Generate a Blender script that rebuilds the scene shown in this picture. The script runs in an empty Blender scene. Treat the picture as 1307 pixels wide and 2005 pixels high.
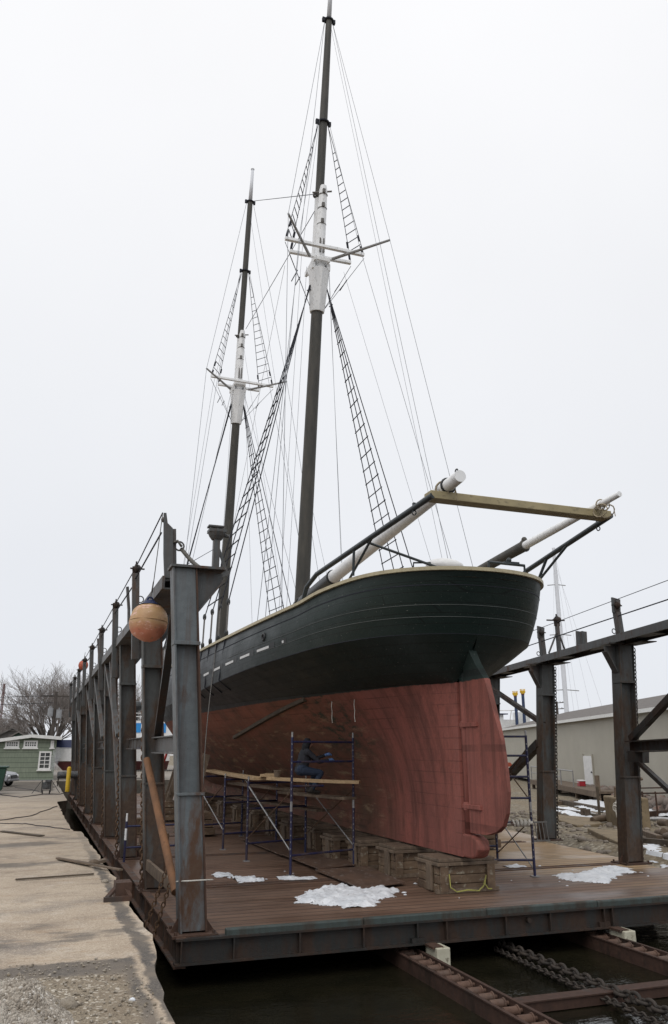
import bpy, bmesh, math, random
import numpy as np
from mathutils import Vector, Matrix, noise as mnoise
R = math.radians
sc = bpy.context.scene
col = sc.collection
random.seed(7)

# ------------------------------------------------------------------ camera
FPX = 1560.0
PITCH = math.atan((1466 - 1002.5) / FPX)
YAW = R(19.8)
CZ = 2.3                                   # eye above the cradle deck (deck top = z 0)
CAM = Vector((0, 0, CZ))
FW = Vector((math.sin(YAW) * math.cos(PITCH), math.cos(YAW) * math.cos(PITCH), math.sin(PITCH)))
RT = Vector((math.cos(YAW), -math.sin(YAW), 0))
UP = RT.cross(FW)
cd = bpy.data.cameras.new('camera')
cam = bpy.data.objects.new('camera', cd)
col.objects.link(cam)
cam.location = CAM
cam.rotation_euler = (math.pi / 2 + PITCH, 0, -YAW)
cd.sensor_fit = 'VERTICAL'
cd.sensor_height = 36
cd.lens = FPX / 2005 * 36
cd.clip_start = 0.1
cd.clip_end = 4000
sc.camera = cam

def ray(x, y):
    return FW + RT * ((x - 653.5) / FPX) + UP * ((1002.5 - y) / FPX)
def _at(ax, v, x, y):
    r = ray(x, y)
    return CAM + r * ((v - CAM[ax]) / r[ax])
def atx(x, y, v): return _at(0, v, x, y)     # survey helpers: where a measured sight line meets a known plane
def aty(x, y, v): return _at(1, v, x, y)
def atz(x, y, v): return _at(2, v, x, y)
def atd(x, y, d): return CAM + ray(x, y) * d

# ------------------------------------------------------------------ world and light
w = bpy.data.worlds.new('World')
sc.world = w
w.use_nodes = True
nt = w.node_tree
nt.nodes.clear()
out = nt.nodes.new('ShaderNodeOutputWorld')
bg = nt.nodes.new('ShaderNodeBackground')
bg.inputs['Strength'].default_value = 0.1
sky = nt.nodes.new('ShaderNodeTexSky')
sky.sky_type = 'NISHITA'
sky.sun_disc = False
SUN_EL, SUN_AZ = R(52), R(215)
sky.sun_elevation = SUN_EL
sky.sun_rotation = SUN_AZ
tc = nt.nodes.new('ShaderNodeTexCoord')
sep = nt.nodes.new('ShaderNodeSeparateXYZ')
nt.links.new(tc.outputs['Generated'], sep.inputs[0])
ramp = nt.nodes.new('ShaderNodeValToRGB')          # cloud deck: a little darker towards the horizon
ramp.color_ramp.elements[0].position = 0.0
ramp.color_ramp.elements[0].color = (0.79, 0.815, 0.87, 1)
ramp.color_ramp.elements[1].position = 0.75
ramp.color_ramp.elements[1].color = (0.985, 0.985, 1.0, 1)
e = ramp.color_ramp.elements.new(0.3)
e.color = (0.86, 0.875, 0.91, 1)
nt.links.new(sep.outputs['Z'], ramp.inputs[0])
cl = nt.nodes.new('ShaderNodeTexNoise')
cl.inputs['Scale'].default_value = 2.2
cl.inputs['Detail'].default_value = 4
nt.links.new(tc.outputs['Generated'], cl.inputs['Vector'])
mr = nt.nodes.new('ShaderNodeMapRange')
mr.inputs[1].default_value = 0.3; mr.inputs[2].default_value = 0.7
mr.inputs[3].default_value = 9.45; mr.inputs[4].default_value = 9.9
nt.links.new(cl.outputs['Fac'], mr.inputs[0])
mul = nt.nodes.new('ShaderNodeVectorMath'); mul.operation = 'SCALE'
nt.links.new(ramp.outputs[0], mul.inputs[0])
nt.links.new(mr.outputs[0], mul.inputs['Scale'])
mix = nt.nodes.new('ShaderNodeMixRGB')
mix.inputs[0].default_value = 0.96
nt.links.new(sky.outputs[0], mix.inputs[1])
nt.links.new(mul.outputs[0], mix.inputs[2])
nt.links.new(mix.outputs[0], bg.inputs['Color'])
nt.links.new(bg.outputs[0], out.inputs[0])

sd = bpy.data.lights.new('sun', 'SUN')
sd.energy = 1.0
sd.angle = R(40)
sd.color = (1.0, 0.97, 0.92)
so = bpy.data.objects.new('sun', sd)
col.objects.link(so)
sdir = Vector((math.sin(SUN_AZ) * math.cos(SUN_EL), math.cos(SUN_AZ) * math.cos(SUN_EL), math.sin(SUN_EL)))
so.rotation_euler = sdir.to_track_quat('Z', 'Y').to_euler()
sc.view_settings.view_transform = 'Standard'
sc.view_settings.look = 'None'
sc.view_settings.exposure = 0.06
sc.view_settings.gamma = 1

# ------------------------------------------------------------------ materials
def srgb(r, g, b):
    f = lambda c: (c / 255 / 12.92) if c / 255 <= .04045 else ((c / 255 + .055) / 1.055) ** 2.4
    return (f(r), f(g), f(b))
class NM:
    """small node helper"""
    def __init__(s, name):
        s.m = bpy.data.materials.new(name)
        s.m.use_nodes = True
        s.t = s.m.node_tree
        s.b = s.t.nodes['Principled BSDF']
        g = s.t.nodes.new('ShaderNodeNewGeometry')
        s.pos = g.outputs['Position']
    def n(s, ty, **kw):
        x = s.t.nodes.new(ty)
        for k, v in kw.items():
            if k.startswith('i_'): x.inputs[k[2:]].default_value = v
            else: setattr(x, k, v)
        return x
    def l(s, a, b): s.t.links.new(a, b)
    def vec(s, scale=(1, 1, 1), rot=(0, 0, 0), src=None):
        m = s.n('ShaderNodeMapping')
        m.inputs['Scale'].default_value = scale
        m.inputs['Rotation'].default_value = rot
        s.l(src or s.pos, m.inputs['Vector'])
        return m.outputs[0]
    def noise(s, scale, detail=5, stretch=(1, 1, 1), rough=.6, lo=0.35, hi=0.65, rot=(0, 0, 0), src=None):
        n = s.n('ShaderNodeTexNoise')
        n.inputs['Scale'].default_value = scale
        n.inputs['Detail'].default_value = detail
        n.inputs['Roughness'].default_value = rough
        s.l(s.vec(stretch, rot, src), n.inputs['Vector'])
        return s.rng(n.outputs['Fac'], lo, hi)
    def rng(s, v, lo, hi, a=0., b=1.):
        m = s.n('ShaderNodeMapRange')
        m.inputs[1].default_value = lo; m.inputs[2].default_value = hi
        m.inputs[3].default_value = a; m.inputs[4].default_value = b
        s.l(v, m.inputs[0])
        return m.outputs[0]
    def math(s, op, a, b=None):
        m = s.n('ShaderNodeMath', operation=op)
        for i, v in enumerate((a, b)):
            if v is None: continue
            if isinstance(v, (int, float)): m.inputs[i].default_value = v
            else: s.l(v, m.inputs[i])
        return m.outputs[0]
    def mix(s, f, a, b):
        m = s.n('ShaderNodeMixRGB')
        for i, v in enumerate((f, a, b)):
            if isinstance(v, (int, float)): m.inputs[i].default_value = v
            elif isinstance(v, tuple): m.inputs[i].default_value = (*v, 1)
            else: s.l(v, m.inputs[i])
        return m.outputs[0]
    def xyz(s, src=None):
        x = s.n('ShaderNodeSeparateXYZ')
        s.l(src or s.pos, x.inputs[0])
        return x.outputs
    def bump(s, h, strength=.4, dist=.02):
        b = s.n('ShaderNodeBump')
        b.inputs['Strength'].default_value = strength
        b.inputs['Distance'].default_value = dist
        s.l(h, b.inputs['Height'])
        s.l(b.outputs[0], s.b.inputs['Normal'])
    def done(s, colour, rough=.6, metal=0., spec=.5):
        if isinstance(colour, tuple): s.b.inputs['Base Color'].default_value = (*colour, 1)
        else: s.l(colour, s.b.inputs['Base Color'])
        if isinstance(rough, (int, float)): s.b.inputs['Roughness'].default_value = rough
        else: s.l(rough, s.b.inputs['Roughness'])
        s.b.inputs['Metallic'].default_value = metal
        s.b.inputs['Specular IOR Level'].default_value = spec
        return s.m
M = {}
def simple(name, c1, c2, scale=6, rough=.6, bump=.15, stretch=(1, 1, 1), spec=.4, c3=None, dist=.01, metal=0):
    k = NM(name)
    f = k.noise(scale, 6, stretch)
    c = k.mix(f, c1, c2)
    if c3:
        c = k.mix(k.noise(scale * 3.1, 6, stretch, lo=.58, hi=.7), c, c3)
    if bump: k.bump(k.noise(scale * 4, 5, stretch, lo=0, hi=1), bump, dist)
    M[name] = k.done(c, rough, metal, spec)
    return M[name]

def painted_steel(name, paint, rust, rust2, amount=.5, lowz=None):
    k = NM(name)
    n1 = k.noise(1.7, 8, (1.5, 1.5, .5), .68, .36, .68)
    z = k.xyz()[2]
    f = n1
    if lowz: f = k.math('ADD', n1, k.rng(z, lowz[0], lowz[1], lowz[2], 0))   # more rust towards the wet foot
    f = k.rng(f, amount - .18, amount + .22)
    streak = k.noise(5, 6, (3, 3, .12), .6, .45, .62)
    p = k.mix(k.noise(9, 5), paint, tuple(c * .8 for c in paint))
    r = k.mix(k.noise(14, 5, lo=.3, hi=.7), rust, rust2)
    c = k.mix(f, p, r)
    c = k.mix(k.math('MULTIPLY', streak, .35), c, rust)
    fl = k.noise(38, 4, lo=.66, hi=.72)
    c = k.mix(k.math('MULTIPLY', fl, .6), c, tuple(q * .45 for q in rust))
    k.bump(k.math('ADD', k.math('MULTIPLY', f, .7), k.noise(60, 3, lo=.2, hi=.8)), .22, .006)
    M[name] = k.done(c, k.rng(f, 0, 1, .5, .8), 0, .4)
RUST, RUST2 = (.075, .036, .02), (.13, .065, .036)
painted_steel('column_steel', (.12, .138, .148), RUST, (.085, .052, .034), .90, (0.0, 3.2, .30))
painted_steel('column_dark', (.072, .076, .074), (.05, .033, .024), (.085, .055, .037), .66, (0.0, 4.6, .40))
painted_steel('beam_steel', (.08, .085, .086), RUST, (.10, .065, .045), .72)
painted_steel('dark_steel', (.022, .023, .022), (.028, .016, .011), (.045, .026, .017), .45)
painted_steel('rusty_steel', (.045, .034, .028), (.05, .027, .018), (.085, .045, .03), .2)
painted_steel('track_rust', (.035, .025, .02), (.038, .02, .014), (.07, .036, .025), .2)
painted_steel('edge_rust', (.06, .05, .045), (.06, .032, .022), (.12, .065, .04), .3)
painted_steel('bumper_paint', (.052, .07, .066), (.03, .026, .021), (.055, .046, .036), .5)
painted_steel('scaffold_blue', (.018, .022, .075), (.06, .04, .035), (.10, .08, .07), .74)
painted_steel('roller_rust', (.10, .065, .048), (.07, .036, .025), (.14, .085, .06), .3)
simple('chain_iron', (.022, .018, .015), (.05, .038, .03), 12, .7, .3)
simple('chain_rust', (.06, .035, .02), (.14, .08, .045), 12, .8, .2)
simple('galvanised', (.38, .38, .38), (.24, .24, .24), 14, .45, .05, metal=.5)
simple('orange_pipe', (.21, .10, .045), (.13, .065, .032), 5, .75, .2, (1, 1, .3), c3=(.11, .05, .025))
simple('white_paint', (.78, .78, .77), (.66, .66, .66), 5, .45, .05)
simple('mast_white', (.86, .865, .87), (.76, .77, .78), 3.5, .45, .05, (2, 2, .6), c3=(.45, .45, .44))
simple('mast_dark', (.05, .05, .045), (.078, .073, .063), 3, .6, .2, (2, 2, .35), c3=(.09, .075, .06))
simple('cap_paint', (.42, .37, .24), (.33, .285, .185), 9, .5, .1, c3=(.2, .17, .12))
simple('black_paint', (.016, .018, .019), (.03, .032, .033), 6, .45, .08)
simple('davit_paint', (.02, .028, .032), (.036, .045, .05), 6, .4, .08)
simple('cream_paint', (.50, .44, .29), (.40, .35, .23), 5, .5, .1, c3=(.27, .23, .15))
simple('davit_cream', (.36, .30, .17), (.28, .235, .135), 3, .55, .15, (1, 2, 2), c3=(.18, .15, .09))
simple('rope_tar', (.012, .014, .022), (.022, .024, .034), 20, .8, 0)
simple('rope_grey', (.19, .18, .17), (.12, .115, .11), 20, .85, 0)
simple('thin_wire', (.16, .17, .19), (.22, .23, .25), 8, .5, 0)
simple('rope_pale', (.62, .60, .55), (.45, .43, .38), 30, .85, 0)
simple('hose_grey', (.13, .125, .11), (.09, .085, .075), 15, .6, .1)
simple('fresh_plank', (.46, .33, .19), (.34, .235, .13), 4, .7, .2, (1, 5, 5), c3=(.22, .15, .09))
simple('weathered_plank', (.17, .125, .088), (.10, .073, .052), 4, .75, .3, (2, 2, .8), c3=(.23, .18, .13))
simple('crib_wood', (.19, .13, .082), (.085, .055, .036), 3.0, .75, .35, (1, 1, 1.6), c3=(.30, .27, .21), dist=.02)
simple('shed_wood', (.11, .085, .06), (.065, .05, .036), 4, .8, .3)
simple('snow', (.78, .80, .83), (.60, .63, .67), 4, .55, .4, spec=.35, dist=.015, c3=(.42, .42, .43))
simple('stone', (.27, .235, .195), (.15, .125, .105), 2.2, .85, .5, c3=(.33, .28, .24), dist=.05)
simple('boulder', (.22, .185, .16), (.12, .095, .08), 1.6, .85, .5, c3=(.24, .13, .10), dist=.05)
simple('concrete', (.36, .31, .24), (.25, .21, .155), 2.5, .85, .4, c3=(.40, .36, .29), dist=.02)
simple('concrete_wet', (.06, .055, .045), (.11, .095, .075), 2, .6, .4)
simple('old_concrete', (.24, .185, .115), (.17, .13, .08), 2.5, .85, .4, c3=(.10, .08, .055))
simple('bark', (.085, .072, .062), (.055, .047, .042), 5, .9, .3)
simple('twig', (.22, .195, .18), (.17, .15, .138), 5, .9, 0)
simple('window_frame', (.76, .76, .74), (.68, .68, .66), 6, .5, .05)
simple('red_plastic', (.40, .028, .04), (.32, .02, .03), 6, .4, 0)
simple('yellow_paint', (.60, .40, .022), (.50, .32, .02), 5, .5, .1, c3=(.30, .18, .03))
simple('bin_green', (.015, .055, .035), (.012, .04, .028), 5, .45, .05)
simple('car_silver', (.33, .34, .36), (.30, .31, .33), 3, .28, 0, metal=.5)
simple('rubber', (.012, .012, .012), (.022, .022, .022), 12, .8, .1)
simple('navy_tarp', (.012, .02, .065), (.018, .028, .085), 3, .6, .3)
simple('hull_red_far', (.14, .04, .042), (.10, .03, .032), 3, .6, .1)
simple('post_blue', (.03, .05, .115), (.022, .04, .09), 4, .5, .05)
simple('gold_paint', (.78, .52, .05), (.62, .40, .04), 6, .4, .05)
simple('machine_grey', (.10, .105, .11), (.03, .03, .03), 9, .5, .1, c3=(.25, .25, .25))
simple('red_paint', (.42, .045, .035), (.34, .035, .03), 6, .5, .05)
simple('cyan_panel', (.03, .26, .62), (.03, .22, .55), 3, .4, 0)
simple('jacket_cloth', (.024, .026, .034), (.04, .042, .052), 8, .9, .3)
simple('trouser_cloth', (.02, .032, .06), (.034, .048, .08), 8, .9, .3)
simple('boot_leather', (.02, .017, .015), (.035, .03, .025), 10, .7, .1)
simple('glove_blue', (.13, .24, .50), (.10, .19, .42), 10, .6, .1)
simple('skin', (.42, .24, .17), (.36, .20, .14), 10, .55, .05)
simple('hood_cloth', (.015, .016, .02), (.026, .028, .034), 10, .9, .2)
simple('clear_lamp', (.62, .63, .64), (.55, .56, .58), 10, .15, 0)
simple('mast_far', (.70, .72, .76), (.64, .66, .70), 2, .5, 0)
simple('skylit_bulwark', (.72, .73, .73), (.60, .61, .61), 3, .5, .05)

k = NM('window_glass')
M['window_glass'] = k.done(k.mix(k.noise(.8, 2), (.02, .022, .022), (.07, .075, .07)), .06, 0, .6)
k = NM('car_glass')
M['car_glass'] = k.done((.04, .055, .07), .05, 0, .7)

# buoy: sun-bleached orange vinyl with scuffs
k = NM('buoy_vinyl')
bz = k.math('ADD', k.xyz()[2], k.math('MULTIPLY', k.noise(3.5, 7, (1, 1, 2), .7, 0, 1), .22))
c = k.mix(k.rng(bz, 4.14, 4.30), k.mix(k.noise(6, 6, lo=.3, hi=.7), (.52, .17, .10), (.56, .24, .15)), k.mix(k.noise(5, 7, (1, 1, 1.6), .7), (.47, .31, .16), (.42, .24, .12)))
c = k.mix(k.math('MULTIPLY', k.noise(4.4, 7, (1, 1, 2.8), .72, .54, .62), .85), c, (.70, .45, .38))
c = k.mix(k.math('MULTIPLY', k.noise(16, 6, lo=.6, hi=.68), .6), c, (.25, .15, .09))
k.bump(k.noise(30, 4, lo=.2, hi=.8), .2, .01)
M['buoy_vinyl'] = k.done(c, .5)

# deck planking, boards running athwart (X); rot 90 for boards running fore and aft
def planks(name, c1, c2, wet, width, rough=(.35, .7), along='x', seam=.8, tan=None):
    k = NM(name)
    x, y, z = k.xyz()
    a, b = (x, y) if along == 'x' else (y, x)
    idx = k.math('FLOOR', k.math('DIVIDE', b, width))
    fr = k.math('FRACT', k.math('DIVIDE', b, width))
    wn = k.n('ShaderNodeTexWhiteNoise', noise_dimensions='1D')
    k.l(idx, wn.inputs['W'])
    st = (.6, 9, 9) if along == 'x' else (9, .6, 9)
    grain = k.noise(2.2, 7, st, .65, .3, .7)
    c = k.mix(grain, c1, c2)
    c = k.mix(k.math('MULTIPLY', wn.outputs['Value'], .6), c, tuple(q * .55 for q in c1))
    c = k.mix(k.math('MULTIPLY', k.noise(1.3, 8, (1, 2, 1), .75, .55, .66), .4), c, tuple(q * 1.7 for q in c1))
    if tan:                                                    # dry bleached boards on the far starboard corner
        zone = k.math('MULTIPLY', k.rng(k.math('ADD', x, k.noise(.6, 4, lo=0, hi=1.5)), 8.6, 10.2), k.rng(k.math('ADD', y, k.noise(1.6, 4, lo=-.3, hi=.5)), 14.6, 15.3))
        zone0 = zone; zone = k.math('MAXIMUM', zone, k.math('MULTIPLY', k.math('MULTIPLY', k.rng(x, 8.2, 11.5), k.noise(.9, 5, (.5, 2.5, 1), .6, .4, .62)), .6))
        c = k.mix(zone, c, k.mix(grain, tan, tuple(q * .68 for q in tan)))
        port = k.math('MULTIPLY', k.math('MULTIPLY', k.rng(y, 14.9, 15.2), k.rng(y, 19, 17.5)), k.rng(x, 4.6, 3.2))
        c = k.mix(k.math('MULTIPLY', port, .55), c, (.20, .11, .07))
    w_ = k.noise(.55, 5, (.6, 1.4, 1), .6, .42, .6)
    c = k.mix(k.math('MULTIPLY', k.math('MULTIPLY', w_, .7), k.math('SUBTRACT', 1, zone0) if tan else 1.0), c, wet)
    seamf = k.math('GREATER_THAN', k.math('ABSOLUTE', k.math('SUBTRACT', fr, .5)), .5 - .034 / width * .5)
    c = k.mix(k.math('MULTIPLY', seamf, seam), c, tuple(q * .3 for q in wet))
    spots = k.noise(26, 3, lo=.70, hi=.74)
    c = k.mix(k.math('MULTIPLY', spots, .3), c, (.4, .38, .35))
    k.bump(k.math('SUBTRACT', k.math('MULTIPLY', grain, .35), seamf), .5, .012)
    M[name] = k.done(c, k.rng(w_, 0, 1, rough[1], rough[0]), 0, .45)
planks('deck_boards', (.195, .118, .078), (.13, .076, .051), (.09, .054, .038), .24, tan=(.42, .285, .16))
planks('ship_deck', (.30, .24, .17), (.22, .17, .12), (.18, .14, .10), .12, along='y')

# hull: paint above, red antifouling below, plank seams following the strakes (UV v = strake number)
k = NM('hull_paint')
uv = k.n('ShaderNodeUVMap').outputs[0]
u, v, _ = k.xyz(uv)
px, py, pz = k.xyz()
fr = k.math('FRACT', v)
seam = k.math('LESS_THAN', k.math('ABSOLUTE', k.math('SUBTRACT', fr, .5)), .045)
sid = k.math('FLOOR', k.math('ADD', v, .5))
wn = k.n('ShaderNodeTexWhiteNoise', noise_dimensions='1D'); k.l(sid, wn.inputs['W'])
butt = k.math('LESS_THAN', k.math('FRACT', k.math('ADD', k.math('DIVIDE', u, 4.6), wn.outputs['Value'])), .004)
lines = k.math('MAXIMUM', seam, butt)
pl = k.math('SUBTRACT', 3.43, k.math('MULTIPLY', k.math('SUBTRACT', py, 12.8), .011))
edge = k.math('ADD', k.math('SUBTRACT', pz, pl), k.noise(9, 4, lo=.5, hi=.9))
edge = k.math('ADD', k.math('SUBTRACT', pz, pl), k.math('MULTIPLY', k.math('SUBTRACT', k.noise(7, 5, lo=0, hi=1), .5), .05))
top = k.rng(edge, -.006, .006)
green = k.mix(k.noise(1.3, 6, (1, 1, 2)), (.010, .021, .018), (.017, .028, .025))
green = k.mix(k.math('MULTIPLY', k.rng(py, 14.5, 21), .85), green, k.mix(k.noise(2.2, 7, (.6, .6, 2), .7), (.05, .055, .062), (.075, .08, .088)))          # paler and greyer forward
chip = k.noise(30, 3, (1, .5, 2), .5, .70, .73)
green = k.mix(k.math('MULTIPLY', chip, .6), green, (.30, .30, .27))
green = k.mix(k.math('MULTIPLY', lines, .55), green, (.006, .007, .007))
red = k.mix(k.noise(1.4, 8, (1, 1, .7), .68), (.325, .102, .078), (.21, .074, .059))
vs = k.noise(2.6, 9, (1.5, .045, 0), .70, .46, .62, src=uv)                                       # rain streaks, worn paint
red = k.mix(k.math('MULTIPLY', vs, .72), red, (.085, .036, .028))
fl = k.noise(13, 6, (1, 1, .5), .7, .55, .66)
red = k.mix(k.math('MULTIPLY', fl, .45), red, (.11, .045, .036))
gr = k.noise(46, 3, (1, 1, .4), .6, .35, .65)
red = k.mix(k.math('MULTIPLY', gr, .35), red, (.14, .055, .042))
sc_ = k.noise(4.2, 8, (2, .09, 0), .7, .60, .70, src=uv)
red = k.mix(k.math('MULTIPLY', sc_, .6), red, (.42, .18, .15))
red = k.mix(k.math('MULTIPLY', k.noise(.55, 5, (1, 1, .8), .6, .48, .66), .4), red, (.38, .14, .115))
fwd = k.math('MULTIPLY', k.rng(k.math('ADD', py, k.noise(.8, 5, lo=-1.5, hi=1.5)), 15.6, 17.8), 1.0)  # scraped bottom forward; shade under the hull is put into its colour
bare = k.mix(k.noise(1.6, 7, (.6, .6, 2), .7, .35, .65), (.19, .075, .05), (.11, .062, .04))
bare = k.mix(k.noise(2.3, 6, (.5, .5, 2.4), .7, .55, .66), bare, (.27, .185, .115))
bare = k.mix(k.math('MULTIPLY', k.noise(1.9, 8, (.45, .45, 1.8), .75, .54, .63), .75), bare, (.05, .034, .024))
bare = k.mix(k.math('MULTIPLY', k.rng(k.math('SUBTRACT', pl, pz), .9, .2), k.noise(1.2, 5, lo=.3, hi=.6)), bare, (.27, .10, .065))
red = k.mix(fwd, red, bare)
patch = k.math('MULTIPLY', k.math('MULTIPLY', k.rng(py, 15.2, 16.2), k.rng(py, 18.4, 17.2)), k.math('MULTIPLY', k.noise(5, 7, (.6, .6, 1.4), .75, .5, .6), k.rng(pz, 1.9, 2.4)))
red = k.mix(patch, red, (.045, .045, .03))
wob = k.noise(1.1, 5, (1, 1, 1), .6, .42, .62)
red = k.mix(k.math('MULTIPLY', k.math('MULTIPLY', lines, wob), .5), red, (.055, .022, .017))
c = k.mix(top, red, green)
k.bump(k.math('SUBTRACT', k.noise(22, 5, (1, 1, 1), lo=0, hi=.5), k.math('MULTIPLY', lines, .4)), .35, .008)
M['hull_paint'] = k.done(c, k.mix(top, k.rng(vs, 0, 1, .66, .78), k.rng(k.noise(2, 4), 0, 1, .42, .58)), 0, .35)

# quay surfaces
# quay top: tan concrete, a worn strip of bitumen along the seam and the edge, crushed shell in the near corner
k = NM('quay_top')
x, y, z = k.xyz()
n1 = k.noise(3.2, 8, (1, 1, 1), .7, 0, 1); n2 = k.noise(.8, 6, (1, 1, 1), .6, 0, 1); n3 = k.noise(13, 5, (1, 1, 1), .7, 0, 1)
def wob(v, a1, a2, a3=.0):
    q = k.math('ADD', v, k.math('MULTIPLY', k.math('SUBTRACT', n1, .5), a1))
    q = k.math('ADD', q, k.math('MULTIPLY', k.math('SUBTRACT', n2, .5), a2))
    return k.math('ADD', q, k.math('MULTIPLY', k.math('SUBTRACT', n3, .5), a3)) if a3 else q
def voro(s_):
    v_ = k.n('ShaderNodeTexVoronoi', i_Scale=s_); k.l(k.pos, v_.inputs['Vector']); return v_
v1, v2 = voro(95), voro(48)
c = k.mix(k.noise(.7, 8, (1, 1, 1), .66, .36, .64), (.475, .395, .305), (.375, .30, .225))
c = k.mix(k.math('MULTIPLY', k.noise(1.1, 9, (.8, 1.2, 1), .74, .5, .64), .8), c, (.27, .215, .165))
c = k.mix(k.math('MULTIPLY', k.noise(.5, 7, (.7, 1.2, 1), .66, .56, .66), .8), c, (.20, .175, .155))
c = k.mix(k.math('MULTIPLY', k.noise(2.1, 8, (1, 1, 1), .75, .54, .64), .45), c, (.55, .49, .42))
c = k.mix(k.math('MULTIPLY', k.noise(3.0, 9, (.5, 1.5, 1), .8, .56, .62), .5), c, (.30, .20, .12))
sp = k.xyz(v1.outputs['Color'])[0]
c = k.mix(k.math('MULTIPLY', k.rng(sp, .72, .95), .5), c, (.20, .15, .105))
c = k.mix(k.math('MULTIPLY', k.rng(sp, .22, .05), .45), c, (.62, .54, .43))
vor = k.n('ShaderNodeTexVoronoi', feature='DISTANCE_TO_EDGE', i_Scale=.3); k.l(k.pos, vor.inputs['Vector'])
crack = k.math('LESS_THAN', k.math('ADD', vor.outputs['Distance'], k.noise(6, 4, lo=-.02, hi=.03)), .007)
c = k.mix(k.math('MULTIPLY', crack, .6), c, (.12, .10, .08))
c = k.mix(k.rng(wob(y, .5, 2.), 27, 37), c, k.mix(k.noise(.6, 7, (.6, 1.6, 1), .66), (.31, .275, .235), (.21, .19, .165)))
bit = k.mix(k.rng(k.xyz(v1.outputs['Color'])[1], .3, .9), (.095, .086, .078), (.17, .15, .13))
bit = k.mix(k.noise(1.8, 8, lo=.4, hi=.65), bit, (.20, .168, .135))
shell = k.mix(k.xyz(v1.outputs['Color'])[2], (.135, .11, .082), (.36, .30, .22))
shell = k.mix(k.rng(k.xyz(v2.outputs['Color'])[0], .86, .9), shell, (.55, .50, .42))
shell = k.mix(k.math('MULTIPLY', k.noise(1.6, 7, lo=.42, hi=.62), .7), shell, (.22, .17, .12))
seam_ = k.math('MULTIPLY', k.rng(wob(y, .22, .3, .1), 7.52, 7.46), 1.0)                       # south of the slab
edge_ = k.math('MULTIPLY', k.rng(wob(x, .16, .22, .05), .955, .985), k.rng(wob(x, .24, .2, .08), 1.12, 1.06))
edge_ = k.math('MULTIPLY', edge_, k.rng(y, 19.5, 18.0))
edge_ = k.math('MULTIPLY', edge_, k.rng(wob(y, 1.5, 6.), 16.0, 12.0, .35, 1.0))
lip = k.math('MULTIPLY', seam_, k.rng(wob(x, .14, .2, .05), .90, .94))                        # tan kerb stone survives at the lip
patch_ = k.math('MULTIPLY', k.noise(.55, 7, (.55, 1.3, 1), .66, .575, .625), k.rng(y, 26, 20))
m_bit = k.math('MAXIMUM', k.math('MAXIMUM', k.math('SUBTRACT', seam_, lip), edge_), k.math('MULTIPLY', patch_, .75))
c = k.mix(m_bit, c, bit)
m_sh = k.math('MULTIPLY', k.rng(wob(y, .35, .3, .12), 7.08, 6.98), k.rng(wob(x, .18, .2, .06), .86, .80))
c = k.mix(m_sh, c, shell)
hgt = k.math('ADD', k.math('MULTIPLY', v1.outputs['Distance'], k.math('ADD', .25, k.math('MULTIPLY', k.math('MAXIMUM', m_bit, m_sh), .8))), k.math('MULTIPLY', k.math('SUBTRACT', k.noise(9, 8, lo=.1, hi=.9), crack), .8))
k.bump(hgt, .45, .025)
M['quay_top'] = k.done(c, .8, 0, .3)

def gravelly(name, c1, c2, c3, sc1, tint=None):
    k = NM(name)
    vor = k.n('ShaderNodeTexVoronoi', i_Scale=sc1)
    k.l(k.pos, vor.inputs['Vector'])
    s_ = k.xyz(vor.outputs['Color'])[0]
    c = k.mix(s_, c1, c2)
    c = k.mix(k.math('GREATER_THAN', k.xyz(vor.outputs['Color'])[1], .9), c, c3)
    c = k.mix(k.math('MULTIPLY', k.noise(.9, 6), .6), c, tint or tuple(q * .6 for q in c1))
    k.bump(k.math('SUBTRACT', 1, vor.outputs['Distance']), .9, .03)
    M[name] = k.done(c, .85, 0, .3)
gravelly('asphalt', (.12, .108, .095), (.19, .17, .145), (.32, .28, .23), 75, (.16, .135, .11))
gravelly('crushed_shell', (.34, .29, .22), (.14, .125, .10), (.6, .57, .5), 42, (.29, .235, .165))
gravelly('heap', (.50, .45, .38), (.23, .19, .15), (.66, .62, .56), 60, (.54, .50, .44))
gravelly('shore_pebbles', (.25, .215, .16), (.10, .09, .07), (.34, .31, .25), 11, (.22, .165, .10))

k = NM('water')
h = k.math('ADD', k.noise(2.2, 4, (1, 1.6, 1), lo=0, hi=1), k.math('MULTIPLY', k.noise(11, 3, (1, 1.8, 1), lo=0, hi=1), .25))
k.bump(h, .12, .12)
M['water'] = k.done(k.mix(k.noise(.8, 5), (.007, .007, .0045), (.016, .014, .008)), .04, 0, .5)
k.b.inputs['IOR'].default_value = 1.33

k = NM('clapboard')
x, y, z = k.xyz()
fr = k.math('FRACT', k.math('DIVIDE', z, .26))
wn = k.n('ShaderNodeTexWhiteNoise', noise_dimensions='1D'); k.l(k.math('FLOOR', k.math('DIVIDE', z, .26)), wn.inputs['W'])
c = k.mix(k.noise(6, 6, (3, 1, .6)), (.25, .285, .22), (.19, .22, .17))
c = k.mix(k.math('MULTIPLY', wn.outputs['Value'], .25), c, (.15, .19, .14))
c = k.mix(k.math('LESS_THAN', fr, .1), c, (.09, .115, .085))
k.bump(fr, .6, .02)
M['clapboard'] = k.done(c, .75, 0, .3)
k = NM('siding_beige')
wv = k.n('ShaderNodeTexWave', i_Scale=1.0, wave_type='BANDS', bands_direction='X')
k.l(k.vec((4.2, 4.2, 0), (0, 0, -math.atan2(.929, .369))), wv.inputs['Vector'])
c = k.mix(k.noise(.6, 4), (.50, .475, .40), (.45, .425, .355))
c = k.mix(k.math('MULTIPLY', wv.outputs['Fac'], .45), c, (.25, .235, .20))
k.bump(wv.outputs['Fac'], .5, .03)
M['siding_beige'] = k.done(c, .55, 0, .4)
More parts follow.
